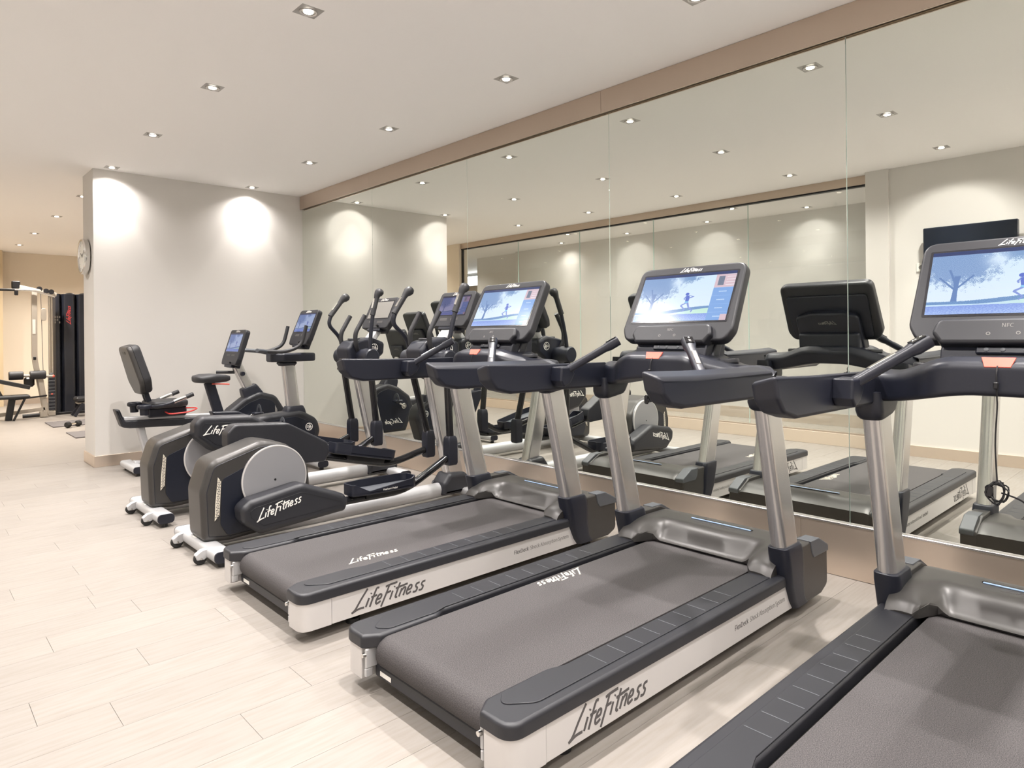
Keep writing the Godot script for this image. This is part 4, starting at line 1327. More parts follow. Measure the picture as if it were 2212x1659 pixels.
# ------------------------------------------------------------------ exercise bikes
func bike_crank(t: Node3D, c: Vector3, half: float, turn: float) -> void:
	for s in [1.0, -1.0]:
		var g := Geo.new()
		g.lathe([Vector2(0, half + 0.012), Vector2(0.03, half + 0.012), Vector2(0.036, half + 0.006), Vector2(0.036, half - 0.02), Vector2(0, half - 0.02)], 24, Transform3D(Basis(Vector3.RIGHT, PI / 2 * s), c))
		var d: Vector3 = Vector3(cos(turn), sin(turn), 0) * s
		g.tube([c + Vector3(0, 0, (half + 0.014) * s), c + d * 0.165 + Vector3(0, 0, (half + 0.03) * s)], 0.013, 10)
		part(t, "crank", g, M.chrome, 40)
		var p: Vector3 = c + d * 0.165 + Vector3(0, 0, (half + 0.085) * s)
		var ped := Node3D.new()
		ped.name = "pedal"
		t.add_child(ped, true)
		g = Geo.new()
		g.box(p, Vector3(0.1, 0.026, 0.085), 0.008)
		g.box(p + Vector3(0, -0.016, 0), Vector3(0.05, 0.03, 0.06), 0.006)
		part(ped, "platform", g, M.plastic_smooth)
		g = Geo.new()
		var pts := []
		for k in 9:
			var a := PI * k / 8
			pts.append(p + Vector3(0.015, 0.008 + 0.07 * sin(a), 0.048 * cos(a)))
		g.sweep(pts, rrect(0.036, 0.004, 0.001, 1), null, Vector3.RIGHT)
		part(ped, "strap", g, M.grey_plastic)

func make_upright_bike(at: Vector3) -> void:
	var t := thing("upright_bike", "upright exercise bike with raised handlebars standing beside an elliptical trainer", "exercise bike", at)
	stabiliser(t, 0.22, 0.25)
	stabiliser(t, 1.12, 0.28)
	var g := Geo.new()
	g.prism(RP([[0.46, 0.10, 0.05], [0.36, 0.42, 0.12], [0.50, 0.525, 0.08], [0.72, 0.548, 0.1], [1.0, 0.565, 0.12], [1.17, 0.47, 0.12], [1.20, 0.35, 0.1], [1.12, 0.1, 0.04]], 0.08, 6), -0.09, 0.09, 0.035)
	var body := part(t, "body", g, M.plastic, 40)
	for s in [1.0, -1.0]:
		g = Geo.new()
		g.prism(RP([[0.52, 0.13, 0.04], [0.43, 0.4, 0.08], [0.55, 0.48, 0.06], [0.95, 0.51, 0.1], [1.12, 0.43, 0.1], [1.14, 0.34, 0.08], [1.07, 0.13, 0.04]], 0.05, 5), 0.085, 0.0925, 0.002, Transform3D(), 0.0)
		part(body, "side_cover", side(g, s), M.navy)
		part(body, "emblem", emblem(), M.ink_white, 38, Transform3D(Basis(Vector3(0.034 * s, 0, 0), Vector3(0, 0.034, 0), Vector3(0, 0, 0.034 * s)), Vector3(1.075, 0.40, 0.0926 * s)))
		part(body, "lettering", logo_cycle(), M.ink_white, 38, Transform3D(Basis(Vector3(0.2 * s, 0, 0), Vector3(0, 0.2, 0), Vector3(0, 0, 0.4 * s)), Vector3(0.8 - 0.1 * s, 0.2, 0.0926 * s)))
	bike_crank(t, Vector3(0.62, 0.34, 0), 0.10, deg_to_rad(35))
	g = Geo.new()
	g.tube([Vector3(0.22, 0.07, 0), Vector3(0.5, 0.1, 0)], 0.04, 14)
	part(t, "base_tube", g, M.paint_silver, 50)
	g = Geo.new()
	g.prism(RP([[0.19, 0.615, 0.01], [0.42, 0.60, 0.02], [0.62, 0.50, 0.04], [0.62, 0.2, 0.04], [0.4, 0.2, 0.05], [0.24, 0.5, 0.05]], 0.02), -0.05, 0.05, 0.015)
	part(t, "seat_housing", g, M.plastic_smooth, 40)
	g = Geo.new()
	g.sweep([Vector3(0.275, 0.56, 0), Vector3(0.185, 0.87, 0)], rrect(0.05, 0.085, 0.014, 4), null, Vector3(1, 0, 0))
	part(t, "seat_post", g, M.plastic_smooth, 45)
	# saddle
	g = Geo.new()
	var rings := []
	for q in [[0.06, 0.05, 0.02, 0.905], [0.075, 0.115, 0.032, 0.905], [0.12, 0.135, 0.04, 0.907], [0.2, 0.11, 0.042, 0.906], [0.27, 0.06, 0.038, 0.902], [0.33, 0.04, 0.032, 0.9], [0.362, 0.024, 0.02, 0.9]]:
		var ring := PackedVector3Array()
		for k in 20:
			var a := TAU * k / 20
			var e := Vector2(signf(cos(a)) * pow(absf(cos(a)), 0.7), signf(sin(a)) * pow(absf(sin(a)), 0.7))
			ring.append(Vector3(q[0], q[3] + e.y * q[2], e.x * q[1]))
		rings.append(ring)
	g.loft(rings)
	var sad := part(t, "saddle", g, M.vinyl, 60)
	g = Geo.new()
	g.tube(bend([Vector3(0.2, 0.858, 0.03), Vector3(0.3, 0.852, 0.04), Vector3(0.35, 0.846, 0.03)], 0.03), 0.006, 8)
	part(t, "seat_lever", g, M.red)
	# stem
	g = Geo.new()
	rings = []
	for q in [[0.53, 0.965], [0.75, 0.94], [1.04, 0.905]]:
		var ring := PackedVector3Array()
		for p in rrect(0.125, 0.075, 0.03, 5): ring.append(Vector3(q[1] + p.x, q[0] + p.x * 0.1, p.y))
		rings.append(ring)
	g.loft(rings)
	part(t, "stem", g, M.alu, 50)
	g = Geo.new()
	rings = []
	for q in [[0.5, 0.22, 0.15], [0.57, 0.19, 0.13], [0.6, 0.165, 0.11], [0.605, 0.15, 0.1]]:
		var ring := PackedVector3Array()
		for p in rrect(q[1], q[2], 0.035, 4): ring.append(Vector3(0.965 + p.x, q[0], p.y))
		rings.append(ring)
	g.loft(rings)
	part(t, "stem_boot", g, M.plastic_smooth, 45)
	# handlebar shelf
	g = Geo.new()
	g.prism(RP([[0.72, -0.06, 0.03], [0.82, -0.12, 0.05], [1.16, -0.1, 0.06], [1.16, 0.1, 0.06], [0.82, 0.12, 0.05], [0.72, 0.06, 0.03]], 0.03, 5), 1.03, 1.11, 0.018, flat_xf())
	g.box(Vector3(0.9, 1.015, 0), Vector3(0.17, 0.05, 0.11), 0.02)
	part(t, "handlebar_shelf", g, M.plastic_smooth, 40)
	for s in [1.0, -1.0]:
		g = Geo.new()
		g.tube(bend([Vector3(0.66, 1.135, 0.05 * s), Vector3(0.80, 1.125, 0.2 * s), Vector3(0.955, 1.18, 0.2 * s), Vector3(1.005, 1.37, 0.2 * s)], 0.07, 6), 0.017, 14)
		part(t, "handlebar", g, M.vinyl, 50)
		g = Geo.new()
		g.tube(bend([Vector3(0.8, 1.1, 0.06 * s), Vector3(0.66, 1.135, 0.07 * s), Vector3(0.56, 1.145, 0.14 * s)], 0.05, 4), 0.018, 12, null)
		part(t, "rear_grip", g, M.grey_plastic, 50)
	ell_console(t, console_frame(Vector3(1.0, 1.19, 0), Vector3(1.14, 1.53, 0)), 0.40, 0.365, [0.335, 0.135, 0.325], M.screen_small, 0.028)

func make_recumbent_bike(at: Vector3) -> void:
	var t := thing("recumbent_bike", "recumbent exercise bike with tall black backrest by the end wall", "exercise bike", at)
	stabiliser(t, 0.19, 0.24)
	stabiliser(t, 1.5, 0.27)
	var g := Geo.new()
	g.sweep([Vector3(0.2, 0.07, 0), Vector3(0.33, 0.07, 0), Vector3(0.25, 0.45, 0)], rrect(0.09, 0.07, 0.025, 4), [1.0, 1.0, 0.8], Vector3(0.2, 0, 1))
	part(t, "rear_leg", g, M.paint_silver, 50)
	# seat rail with its turned-up end
	g = Geo.new()
	g.prism(RP([[0.035, 0.61, 0.01], [0.075, 0.605, 0.01], [0.115, 0.5, 0.03], [1.15, 0.46, 0.02], [1.15, 0.385, 0.02], [0.16, 0.425, 0.04], [0.09, 0.44, 0.04]], 0.02), -0.06, 0.06, 0.015)
	part(t, "seat_rail", g, M.plastic, 40)
	g = Geo.new()
	g.prism(P2([[0.11, 0.53], [1.1, 0.49], [1.1, 0.46], [0.11, 0.50]]), -0.045, 0.045, 0.006)
	part(t, "track", g, M.paint_silver)
	g = Geo.new()
	g.box(Vector3(0.48, 0.555, 0), Vector3(0.34, 0.09, 0.17), 0.012)
	part(t, "seat_carriage", g, M.plastic_smooth)
	# seat pad
	g = Geo.new()
	g.prism(RP([[0.30, -0.13, 0.05], [0.34, -0.2, 0.06], [0.58, -0.18, 0.07], [0.66, -0.1, 0.06], [0.66, 0.1, 0.06], [0.58, 0.18, 0.07], [0.34, 0.2, 0.06], [0.30, 0.13, 0.05]], 0.05, 5), 0.60, 0.665, 0.022, flat_xf())
	part(t, "seat", g, M.vinyl, 45)
	# backrest
	var bf := Transform3D(Basis(Vector3(0, 0, 1), Vector3(-0.28, 0.96, 0).normalized(), Vector3(0.96, 0.28, 0).normalized()), Vector3(0.25, 0.735, 0))
	var shape := RP([[-0.12, 0, 0.05], [0.12, 0, 0.05], [0.215, 0.12, 0.1], [0.175, 0.47, 0.07], [-0.175, 0.47, 0.07], [-0.215, 0.12, 0.1]], 0.06, 6)
	g = Geo.new()
	g.prism(shape, 0.03, 0.1, 0.03, bf, 0.004, 4)
	var back := part(t, "backrest", g, M.vinyl, 45)
	g = Geo.new()
	g.prism(shape, -0.01, 0.03, 0.004, bf, 0.02, 4)
	var shell := part(back, "backrest_shell", g, M.gunmetal, 45)
	part(shell, "handle_slot", B(Vector3(-0.05, 0.40, -0.0125), Vector3(0.05, 0.425, -0.0095)), M.black, 38, bf)
	for s in [1.0, -1.0]:
		g = Geo.new()
		g.sweep([Vector3(0.36, 0.55, 0.035 * s), Vector3(0.27, 0.84, 0.035 * s)], rrect(0.03, 0.045, 0.008, 3), null, Vector3(1, 0, 0))
		part(t, "backrest_post", g, M.plastic_smooth)
		# cup holder beside the seat
		g = Geo.new()
		g.lathe([Vector2(0, 0.55), Vector2(0.036, 0.55), Vector2(0.04, 0.605), Vector2(0.058, 0.61), Vector2(0.064, 0.622), Vector2(0.062, 0.64), Vector2(0.052, 0.648), Vector2(0.04, 0.644), Vector2(0.036, 0.6)], 28, Transform3D(Basis(), Vector3(0.25, 0.0, 0.175 * s)))
		part(t, "cup_holder", g, M.plastic_smooth, 45)
		g = Geo.new()
		g.tube(bend([Vector3(0.3, 0.62, 0.15 * s), Vector3(0.42, 0.635, 0.225 * s), Vector3(0.66, 0.72, 0.225 * s)], 0.05), 0.014, 12)
		var hn := part(t, "side_handle", g, M.plastic_smooth, 50)
		g = Geo.new()
		g.tube([Vector3(0.49, 0.66, 0.225 * s), Vector3(0.605, 0.7, 0.225 * s)], 0.019, 12)
		part(hn, "sensor_plate", g, M.chrome, 50)
		g = Geo.new()
		g.tube([Vector3(0.6, 0.698, 0.225 * s), Vector3(0.665, 0.722, 0.225 * s)], 0.021, 12)
		part(hn, "grip_tip", g, M.vinyl, 50)
	g = Geo.new()
	g.tube(bend([Vector3(0.45, 0.56, 0.1), Vector3(0.45, 0.545, 0.22), Vector3(0.62, 0.555, 0.26), Vector3(0.74, 0.58, 0.16), Vector3(0.64, 0.58, 0.08)], 0.07, 6), 0.007, 8)
	part(t, "seat_lever", g, M.red_gloss, 50)
	# drive body
	g = Geo.new()
	g.prism(RP([[1.12, 0.09, 0.03], [1.0, 0.36, 0.12], [1.06, 0.52, 0.1], [1.22, 0.635, 0.1], [1.38, 0.69, 0.1], [1.55, 0.64, 0.12], [1.66, 0.46, 0.1], [1.62, 0.25, 0.1], [1.52, 0.09, 0.03]], 0.08, 6), -0.09, 0.09, 0.03)
	var body := part(t, "body", g, M.plastic, 40)
	for s in [1.0, -1.0]:
		g = Geo.new()
		g.prism(RP([[1.18, 0.12, 0.03], [1.07, 0.36, 0.1], [1.12, 0.49, 0.08], [1.25, 0.58, 0.08], [1.38, 0.625, 0.08], [1.51, 0.585, 0.1], [1.59, 0.45, 0.08], [1.56, 0.25, 0.08], [1.47, 0.12, 0.03]], 0.06, 5), 0.085, 0.0925, 0.002, Transform3D(), 0.0)
		part(body, "side_cover", side(g, s), M.navy)
		part(body, "lettering", logo_cycle(), M.ink_white, 38, Transform3D(Basis(Vector3(0.24 * s, 0, 0), Vector3(0, 0.24, 0), Vector3(0, 0, 0.4 * s)), Vector3(1.31 - 0.12 * s, 0.2, 0.0926 * s)))
		g = Geo.new()
		g.prism(P2([[1.53, 0.54], [1.555, 0.49], [1.55, 0.33], [1.535, 0.33]]), 0.0915, 0.0935, 0.0, Transform3D(), 0.0)
		part(body, "vent_grille", side(g, s), M.ink_grey)
	bike_crank(t, Vector3(1.16, 0.40, 0), 0.10, deg_to_rad(28))
	g = Geo.new()
	rings_boot(g, Vector3(1.33, 0.64, 0), Vector3(1.275, 0.75, 0), 0.17, 0.12)
	part(t, "stem_boot", g, M.plastic_smooth, 45)
	g = Geo.new()
	g.sweep([Vector3(1.315, 0.66, 0), Vector3(1.16, 0.98, 0)], rrect(0.08, 0.1, 0.025, 5), null, Vector3(1, 0, 0.0))
	part(t, "stem", g, M.alu, 50)
	g = Geo.new()
	g.lathe([Vector2(0, 0.06), Vector2(0.02, 0.06), Vector2(0.024, 0.05), Vector2(0.022, 0.03)], 14, Transform3D(Basis(Vector3.RIGHT, PI / 2), Vector3(1.21, 0.885, 0)))
	part(t, "knob", g, M.plastic_smooth)
	g = Geo.new()
	g.tube([Vector3(1.17, 0.9, -0.02), Vector3(1.0, 0.905, -0.12)], 0.016, 12)
	part(t, "front_handle", g, M.vinyl, 50)
	ell_console(t, console_frame(Vector3(1.075, 0.985, 0), Vector3(1.19, 1.345, 0)), 0.43, 0.378, [0.335, 0.14, 0.335], M.screen_small, 0.028)

func rings_boot(g: Geo, a: Vector3, b: Vector3, l: float, w: float) -> void:
	var rings := []
	for q in [[0.0, 1.15], [0.7, 1.0], [0.95, 0.9], [1.0, 0.8]]:
		var ring := PackedVector3Array()
		for p in rrect(l * q[1], w * q[1], 0.03, 4): ring.append(a.lerp(b, q[0]) + Vector3(p.x, p.x * 0.35, p.y))
		rings.append(ring)
	g.loft(rings)

# ------------------------------------------------------------------ the room beyond: weight machines, mats
func bar(g: Geo, pts: Array, w: float, h: float, up := Vector3(0, 0, 1)) -> void:
	g.sweep(pts, rrect(w, h, minf(w, h) * 0.15, 2), null, up)

func build_weights() -> void:
	var z := -13.4
	var t := thing("cable_tower", "tall black weight tower of a multi gym with red lettering", "weight machine", Vector3(2.3, 0, z))
	var g := Geo.new()
	for q in [[-0.35, -0.24], [-0.235, -0.03], [-0.025, 0.2], [0.205, 0.42]]:
		g = Geo.new()
		g.prism(RP([[q[0], -0.02, 0.02], [q[0] + 0.03, 0.05, 0.03], [q[1] - 0.03, 0.05, 0.03], [q[1], -0.02, 0.02], [q[1], -0.5, 0.0], [q[0], -0.5, 0.0]], 0.02), 0.03, 2.02, 0.006, flat_xf())
		part(t, "shroud", g, M.tower, 45)
	g = Geo.new()
	g.box(Vector3(0.03, 0.02, -0.23), Vector3(0.82, 0.04, 0.62), 0.006)
	part(t, "base", g, M.black)
	for x in [-0.1, 0.1]:
		g = Geo.new()
		g.lathe([Vector2(0, 0.03), Vector2(0.05, 0.022), Vector2(0.075, 0.0), Vector2(0, 0)], 20, Transform3D(Basis(), Vector3(x, 2.019, -0.1)))
		part(t, "pulley_cap", g, M.black)
	part(t, "lettering", logo(), M.amber_ink, 38, Transform3D(Basis(Vector3(0, 1, 0), Vector3(-1, 0, 0), Vector3(0, 0, 1)).scaled_local(Vector3(0.3, 0.3, 1.0)), Vector3(-0.115, 1.52, 0.051)))
	for x in [-0.3, 0.3]:
		g = Geo.new()
		for i in 3:
			for j in 3:
				if (i * 3 + j) % 4 != 3: g.box(Vector3(x - 0.03 + i * 0.03, 1.54 + j * 0.045, 0.052), Vector3(0.02, 0.034, 0.003))
		part(t, "instruction_print", g, M.ink_grey)
	# weight stack on its rods in front of the first shroud
	var st := thing("weight_stack", "column of slim weight plates on two chrome guide rods by the tower", "weight stack", Vector3(1.892, 0, z + 0.16))
	for x in [-0.018, 0.018]:
		g = Geo.new()
		g.tube([Vector3(x, 0.06, 0), Vector3(x, 1.95, 0)], 0.007, 8, null, Vector3(0.1, 0, 1))
		part(st, "guide_rod", g, M.chrome, 50)
	for i in 20:
		g = Geo.new()
		g.box(Vector3(0, 0.11 + i * 0.0275, 0), Vector3(0.085, 0.0255, 0.1), 0.004)
		part(st, "weight_plate", g, M.grey_plastic if i % 2 else M.plastic_smooth)
	g = Geo.new()
	g.box(Vector3(0, 0.36, 0.054), Vector3(0.03, 0.02, 0.012), 0.004)
	part(st, "selector_pin", g, M.red)
	g = Geo.new()
	g.box(Vector3(0, 0.68, 0), Vector3(0.06, 0.05, 0.06), 0.01)
	part(st, "top_carriage", g, M.grey_plastic)
	g = Geo.new()
	g.box(Vector3(0.0, 0.045, 0), Vector3(0.1, 0.08, 0.1), 0.006)
	part(st, "base", g, M.tube_light)
	# pulldown station
	var m := thing("pulldown_machine", "pulldown machine with pale bent post, long bar and black roller pads", "weight machine", Vector3(1.6, 0, z + 0.25))
	g = Geo.new()
	bar(g, bend([Vector3(0.06, 2.03, 0), Vector3(0.055, 0.95, 0), Vector3(0.205, 0.03, 0)], 0.1), 0.075, 0.06)
	var post := part(m, "post", g, M.tube_light, 40)
	part(post, "sticker", B(Vector3(0.03, 1.35, 0.031), Vector3(0.07, 1.58, 0.033)), M.paper)
	part(post, "plug", B(Vector3(0.035, 0.93, 0.02), Vector3(0.075, 0.98, 0.036), 0.004), M.black)
	g = Geo.new()
	bar(g, [Vector3(-0.14, 2.1, 0), Vector3(0.36, 1.99, -0.05)], 0.06, 0.085)
	part(m, "top_arm", g, M.tube_light)
	g = Geo.new()
	g.box(Vector3(-0.18, 2.13, 0), Vector3(0.11, 0.12, 0.09), 0.012)
	part(m, "pulley_housing", g, M.black)
	for q in [[0.13, 2.075], [0.22, 2.045], [0.29, 2.035]]:
		g = Geo.new()
		g.lathe([Vector2(0, -0.014), Vector2(0.04, -0.014), Vector2(0.033, 0), Vector2(0.04, 0.014), Vector2(0, 0.014)], 18, Transform3D(Basis(Vector3.RIGHT, PI / 2), Vector3(q[0], q[1], 0)))
		part(m, "pulley", g, M.black)
	g = Geo.new()
	g.tube(bend([Vector3(-0.75, 2.04, 0.06), Vector3(0.02, 2.05, 0.06), Vector3(0.33, 1.955, 0.06)], 0.08), 0.016, 12)
	part(m, "pull_bar", g, M.chrome, 50)
	g = Geo.new()
	g.tube([Vector3(-0.75, 2.04, 0.06), Vector3(-0.2, 2.045, 0.06)], 0.02, 12)
	g.box(Vector3(-0.18, 2.0, 0.06), Vector3(0.05, 0.08, 0.03), 0.008)
	part(m, "bar_grip", g, M.black, 50)
	g = Geo.new()
	g.tube([Vector3(0.145, 2.0, 0.02), Vector3(0.17, 0.75, 0.0)], 0.004, 6)
	part(m, "cable", g, M.grey_plastic)
	g = Geo.new()
	g.prism(rrect(0.07, 0.2, 0.034, 5), -0.02, 0.02, 0.004, Transform3D(Basis(), Vector3(0.18, 1.66, 0.03)))
	part(m, "swivel_pulley", g, M.tube_light)
	for q in [[-0.29, -0.105], [-0.02, 0.19]]:
		g = Geo.new()
		g.lathe([Vector2(0, 0), Vector2(0.06, 0.0), Vector2(0.068, 0.01), Vector2(0.068, q[1] - q[0] - 0.01), Vector2(0.06, q[1] - q[0]), Vector2(0, q[1] - q[0])], 22, Transform3D(Basis(Vector3.BACK, -PI / 2), Vector3(q[0], 0.69, 0.1)))
		part(m, "roller_pad", g, M.vinyl, 45)
	g = Geo.new()
	g.tube([Vector3(-0.12, 0.685, 0.1), Vector3(0.28, 0.66, 0.1)], 0.022, 12)
	part(m, "axle", g, M.tube_light, 50)
	g = Geo.new()
	g.lathe([Vector2(0, 0), Vector2(0.02, 0.0), Vector2(0.024, 0.02), Vector2(0.015, 0.035), Vector2(0, 0.036)], 12, Transform3D(Basis(Vector3.BACK, -PI / 2), Vector3(0.275, 0.66, 0.1)))
	part(m, "adjuster_knob", g, M.red)
	g = Geo.new()
	bar(g, [Vector3(0.12, 0.66, 0.05), Vector3(0.2, 0.05, 0.05)], 0.075, 0.06)
	g.box(Vector3(0.16, 0.05, 0.05), Vector3(0.1, 0.09, 0.1), 0.006)
	part(m, "lower_post", g, M.tube_light)
	g = Geo.new()
	bar(g, [Vector3(-0.55, 0.07, 0.05), Vector3(0.18, 0.14, 0.05)], 0.06, 0.06)
	part(m, "base_rail", g, M.tube_light)
	g = Geo.new()
	g.tube([Vector3(-0.12, 0.045, 0.12), Vector3(0.1, 0.045, 0.12)], 0.03, 12)
	part(m, "foot_roller", g, M.black, 50)
	g = Geo.new()
	g.box(Vector3(-0.02, 0.58, 0.02), Vector3(0.14, 0.16, 0.1), 0.03)
	part(m, "cam", g, M.black)
	# low bench in front of it
	var b := thing("leg_bench", "low black padded leg bench with slanted struts at the pulldown machine", "bench", Vector3(1.34, 0, z + 0.45))
	g = Geo.new()
	g.box(Vector3(-0.04, 0.365, 0), Vector3(0.52, 0.055, 0.26), 0.018)
	part(b, "seat_pad", g, M.vinyl, 45)
	g = Geo.new()
	bar(g, [Vector3(-0.3, 0.66, 0.0), Vector3(0.22, 0.5, 0.0)], 0.2, 0.06, Vector3.UP)
	part(b, "thigh_pad", g, M.vinyl, 45)
	g = Geo.new()
	g.prism(RP([[-0.32, 0.6, 0.02], [-0.2, 0.58, 0.03], [-0.1, 0.36, 0.02], [-0.32, 0.34, 0.0]], 0.02), -0.02, 0.02, 0.005)
	part(b, "side_plate", g, M.gunmetal)
	g = Geo.new()
	bar(g, [Vector3(0.15, 0.34, 0.12), Vector3(0.0, 0.0, 0.14)], 0.03, 0.03)
	part(b, "strut", g, M.black)
	g = Geo.new()
	bar(g, [Vector3(0.0, 0.34, 0.0), Vector3(-0.05, 0.0, 0.0)], 0.09, 0.08)
	part(b, "pedestal", g, M.black)
	g = Geo.new()
	g.tube([Vector3(0.02, 0.33, 0.1), Vector3(0.46, 0.35, -0.1)], 0.014, 10)
	part(b, "link_bar", g, M.black, 50)
	# small bench seen past the wall
	var b2 := thing("flat_bench", "end of a flat black exercise bench showing past the wall corner", "bench", Vector3(2.13, 0, z + 0.55))
	g = Geo.new()
	g.box(Vector3(0.62, 0.275, 0), Vector3(1.2, 0.09, 0.28), 0.025)
	part(b2, "pad", g, M.vinyl, 45)
	g = Geo.new()
	g.box(Vector3(0.62, 0.215, 0), Vector3(1.15, 0.03, 0.2), 0.006)
	part(b2, "frame", g, M.tube_light)
	for q in [[0.12, 0.0], [1.12, 1.24]]:
		g = Geo.new()
		bar(g, [Vector3(q[0], 0.21, 0.1), Vector3(q[1], 0.01, 0.12)], 0.045, 0.045)
		bar(g, [Vector3(q[0], 0.21, -0.1), Vector3(q[1], 0.01, -0.12)], 0.045, 0.045)
		part(b2, "leg", g, M.plastic_smooth)
	# mats and a dumbbell
	for q in [[Vector3(2.35, 0, -11.8), 0.72, 1.4, "grey exercise mat lying on the floor closer to the weight tower"], [Vector3(2.36, 0, -10.32), 0.66, 1.36, "grey exercise mat lying on the floor closer to the end wall"]]:
		var o := thing("exercise_mat", q[3], "exercise mat", q[0], 0.0, "exercise mats on the floor beyond the end wall")
		g = Geo.new()
		g.box(Vector3(0, 0.007, 0), Vector3(q[2], 0.014, q[1]), 0.003)
		part(o, "sheet", g, M.mat_grey)
		g = Geo.new()
		for i in 5: g.box(Vector3(-q[2] / 2 + 0.12 + i * 0.09, 0.0146, -q[1] / 2 + 0.05), Vector3(0.05, 0.001, 0.03))
		part(o, "print", g, M.ink_grey)
	var dbl := thing("dumbbell", "small dark dumbbell lying at the edge of an exercise mat", "dumbbell", Vector3(1.87, 0, -11.3), deg_to_rad(35))
	for s in [1.0, -1.0]:
		g = Geo.new()
		g.lathe([Vector2(0, 0), Vector2(0.036, 0.0), Vector2(0.044, 0.012), Vector2(0.044, 0.05), Vector2(0.036, 0.062), Vector2(0, 0.062)], 8, Transform3D(Basis(Vector3.BACK, -PI / 2), Vector3(0.055 if s > 0 else -0.117, 0.045, 0)))
		part(dbl, "weight", g, M.rubber, 30)
	g = Geo.new()
	g.tube([Vector3(-0.06, 0.045, 0), Vector3(0.06, 0.045, 0)], 0.016, 12)
	part(dbl, "handle", g, M.chrome, 50)

func build_wall_things() -> void:
	# clock on the narrow end of the wall
	var t := thing("wall_clock", "round silver rimmed wall clock on the narrow end of the wall", "clock", Vector3(1.44, 2.09, -7.86))
	var back := Transform3D(Basis(Vector3.BACK, PI / 2), Vector3.ZERO)
	var g := Geo.new()
	g.lathe([Vector2(0, 0.0005), Vector2(0.15, 0.0005), Vector2(0.175, 0.012), Vector2(0.18, 0.05), Vector2(0.172, 0.062), Vector2(0.158, 0.06), Vector2(0.156, 0.045), Vector2(0.0, 0.045)], 48, back)
	part(t, "rim", g, M.chrome, 40)
	g = Geo.new()
	g.lathe([Vector2(0, 0.044), Vector2(0.155, 0.044), Vector2(0.155, 0.048), Vector2(0, 0.048)], 40, back)
	var face := part(t, "face", g, M.paper, 30)
	for k in 12:
		g = Geo.new()
		var a := TAU * k / 12
		g.box(Vector3(-0.0485, cos(a) * 0.132, sin(a) * 0.132), Vector3(0.002, 0.02 if k % 6 == 0 else 0.008, 0.02 if k % 6 == 3 else 0.008))
		part(face, "hour_mark", g, M.ink_dark)
	for q in [[0.085, 300.0], [0.12, 60.0]]:
		g = Geo.new()
		g.box(Vector3(-0.051, q[0] / 2 - 0.01, 0), Vector3(0.002, q[0], 0.008), 0.0, Transform3D(Basis(Vector3.RIGHT, deg_to_rad(q[1])), Vector3.ZERO))
		part(t, "hand", g, M.ink_dark)
	# television on the wall behind the camera, seen in the mirrors
	var tv := thing("television", "flat black television on the pale wall, seen in the mirror", "television", Vector3(-0.34, 2.04, -1.7))
	g = Geo.new()
	g.box(Vector3(0.10, 0, 0), Vector3(0.045, 0.46, 0.76), 0.008)
	part(tv, "casing", g, M.tv)
	g = Geo.new()
	g.box(Vector3(0.1235, 0.005, 0), Vector3(0.003, 0.42, 0.72), 0.001)
	part(tv, "screen", g, M.tv)
	g = Geo.new()
	g.box(Vector3(0.04, 0, 0), Vector3(0.08, 0.14, 0.14), 0.006)
	part(tv, "wall_bracket", g, M.black)
	var so := thing("wall_socket", "small white wall socket beside the television, seen in the mirror", "socket", Vector3(-0.34, 1.9, -2.13))
	g = Geo.new()
	g.box(Vector3(0.006, 0, 0), Vector3(0.012, 0.085, 0.085), 0.003)
	part(so, "plate", g, M.paper)
	g = Geo.new()
	g.lathe([Vector2(0, 0.0135), Vector2(0.02, 0.0135), Vector2(0.022, 0.012), Vector2(0, 0.012)], 20, Transform3D(Basis(Vector3.BACK, -PI / 2), Vector3.ZERO))
	part(so, "recess", g, M.ink_grey)

# ------------------------------------------------------------------ everything
const LAMP := 1.8
const SPILL := 4.7

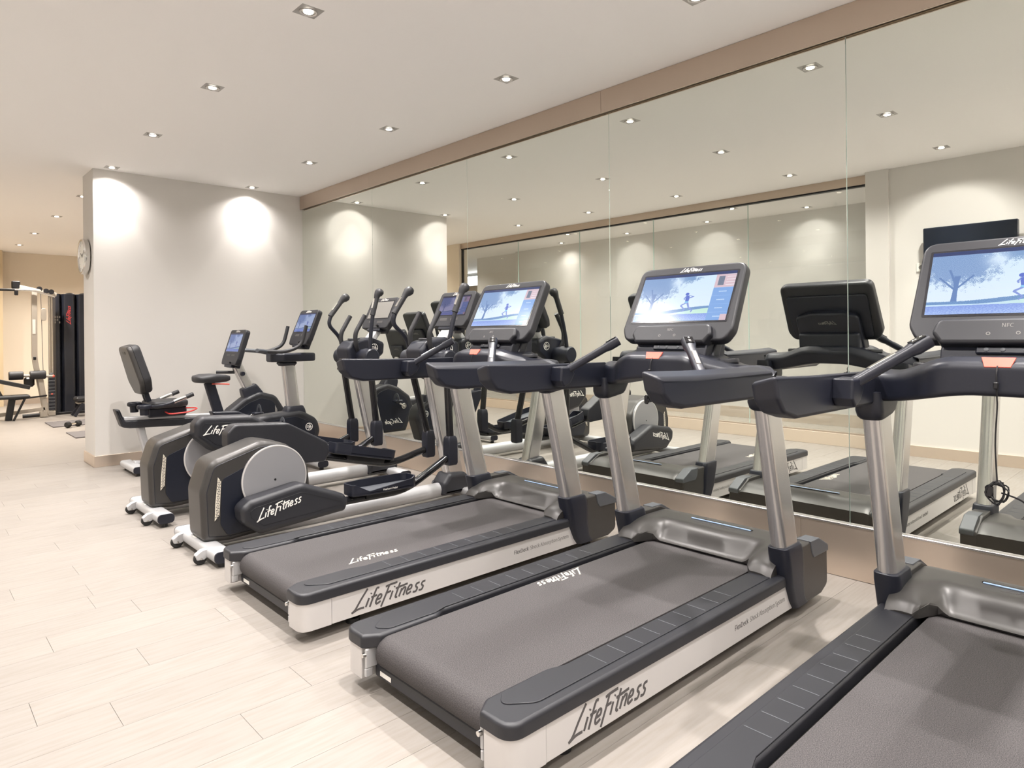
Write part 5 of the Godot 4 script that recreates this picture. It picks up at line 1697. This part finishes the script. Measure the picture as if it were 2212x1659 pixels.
func _ready() -> void:
	# camera: level, lens shifted up a little, turned towards the mirrored wall
	var cam := Camera3D.new()
	cam.name = "camera"
	add_child(cam)
	var yaw := deg_to_rad(42.73)
	var fwd := Vector3(sin(yaw), 0, -cos(yaw))
	var right := Vector3(cos(yaw), 0, sin(yaw))
	var roll := 0.0095
	var r2 := right * cos(roll) - Vector3.UP * sin(roll)
	var u2 := right * sin(roll) + Vector3.UP * cos(roll)
	cam.transform = Transform3D(Basis(r2, u2, -fwd), Vector3(0, 1.27, 0))
	cam.projection = Camera3D.PROJECTION_FRUSTUM
	cam.near = 0.05
	cam.far = 60.0
	var f := 1444.0
	cam.size = 1659.0 / f * cam.near
	cam.frustum_offset = Vector2(0.0, -(829.5 - 722.0) / f * cam.near)
	cam.current = true
	var env := Environment.new()
	env.background_mode = Environment.BG_COLOR
	env.background_color = Color(0.02, 0.02, 0.02)
	env.tonemap_mode = Environment.TONE_MAPPER_LINEAR
	env.tonemap_exposure = EXPOSURE
	env.sdfgi_enabled = true
	env.ssao_enabled = true
	env.ssil_enabled = true
	var we := WorldEnvironment.new()
	we.name = "environment"
	we.environment = env
	add_child(we)
	make_materials()
	build_lights()
	build_room()
	# machines
	M.screen_wide = screen_material("park screen", 800, 416, true, Color(1, 1, 1), 1.0)
	M.screen_mid = screen_material("tinted park screen", 400, 200, true, Color(0.80, 0.74, 0.88), 0.45)
	M.screen_small = screen_material("small park screen", 240, 150, false, Color(0.85, 0.87, 1.0), 0.55)
	var proto := make_treadmill()
	var spots := [-3.045, -1.78, -0.50]
	var labels := ["black and silver treadmill between another treadmill and the elliptical trainers, belt lettering upright", "black and silver treadmill between two treadmills, belt lettering upside down", "black and silver treadmill with a long tangled safety cord, last of the row"]
	var all := [proto]
	for i in 2:
		var c: Node3D = proto.duplicate()
		c.name = numbered("treadmill")
		add_child(c)
		all.append(c)
	for i in 3:
		var c: Node3D = all[i]
		c.position = Vector3(1.21, 0, spots[i])
		c.set_meta("label", labels[i])
		add_cord(c, i == 2)
		var belt: Node3D = c.get_node("belt")
		if i == 0: part(belt, "lettering", logo(), M.ink_cream, 38, Transform3D(Basis(Vector3(0.27, 0, 0), Vector3(0, 0, -0.27), Vector3(0, 0.2, 0)), Vector3(0.365, 0.1962, 0.205)))
		elif i == 1: part(belt, "lettering", logo(), M.ink_cream, 38, Transform3D(Basis(Vector3(-0.27, 0, 0), Vector3(0, 0, 0.27), Vector3(0, 0.2, 0)), Vector3(1.075, 0.1962, -0.27)))
	make_elliptical(1.0, M.screen_mid, "elliptical trainer with a lit purple screen standing beside a treadmill", Vector3(1.2, 0, -4.143))
	make_elliptical(-1.0, M.screen_off, "elliptical trainer with a dark blank screen standing beside the upright bike", Vector3(1.2, 0, -5.215))
	make_upright_bike(Vector3(1.85, 0, -6.15))
	make_recumbent_bike(Vector3(1.45, 0, -7.06))
	build_weights()
	build_wall_things()
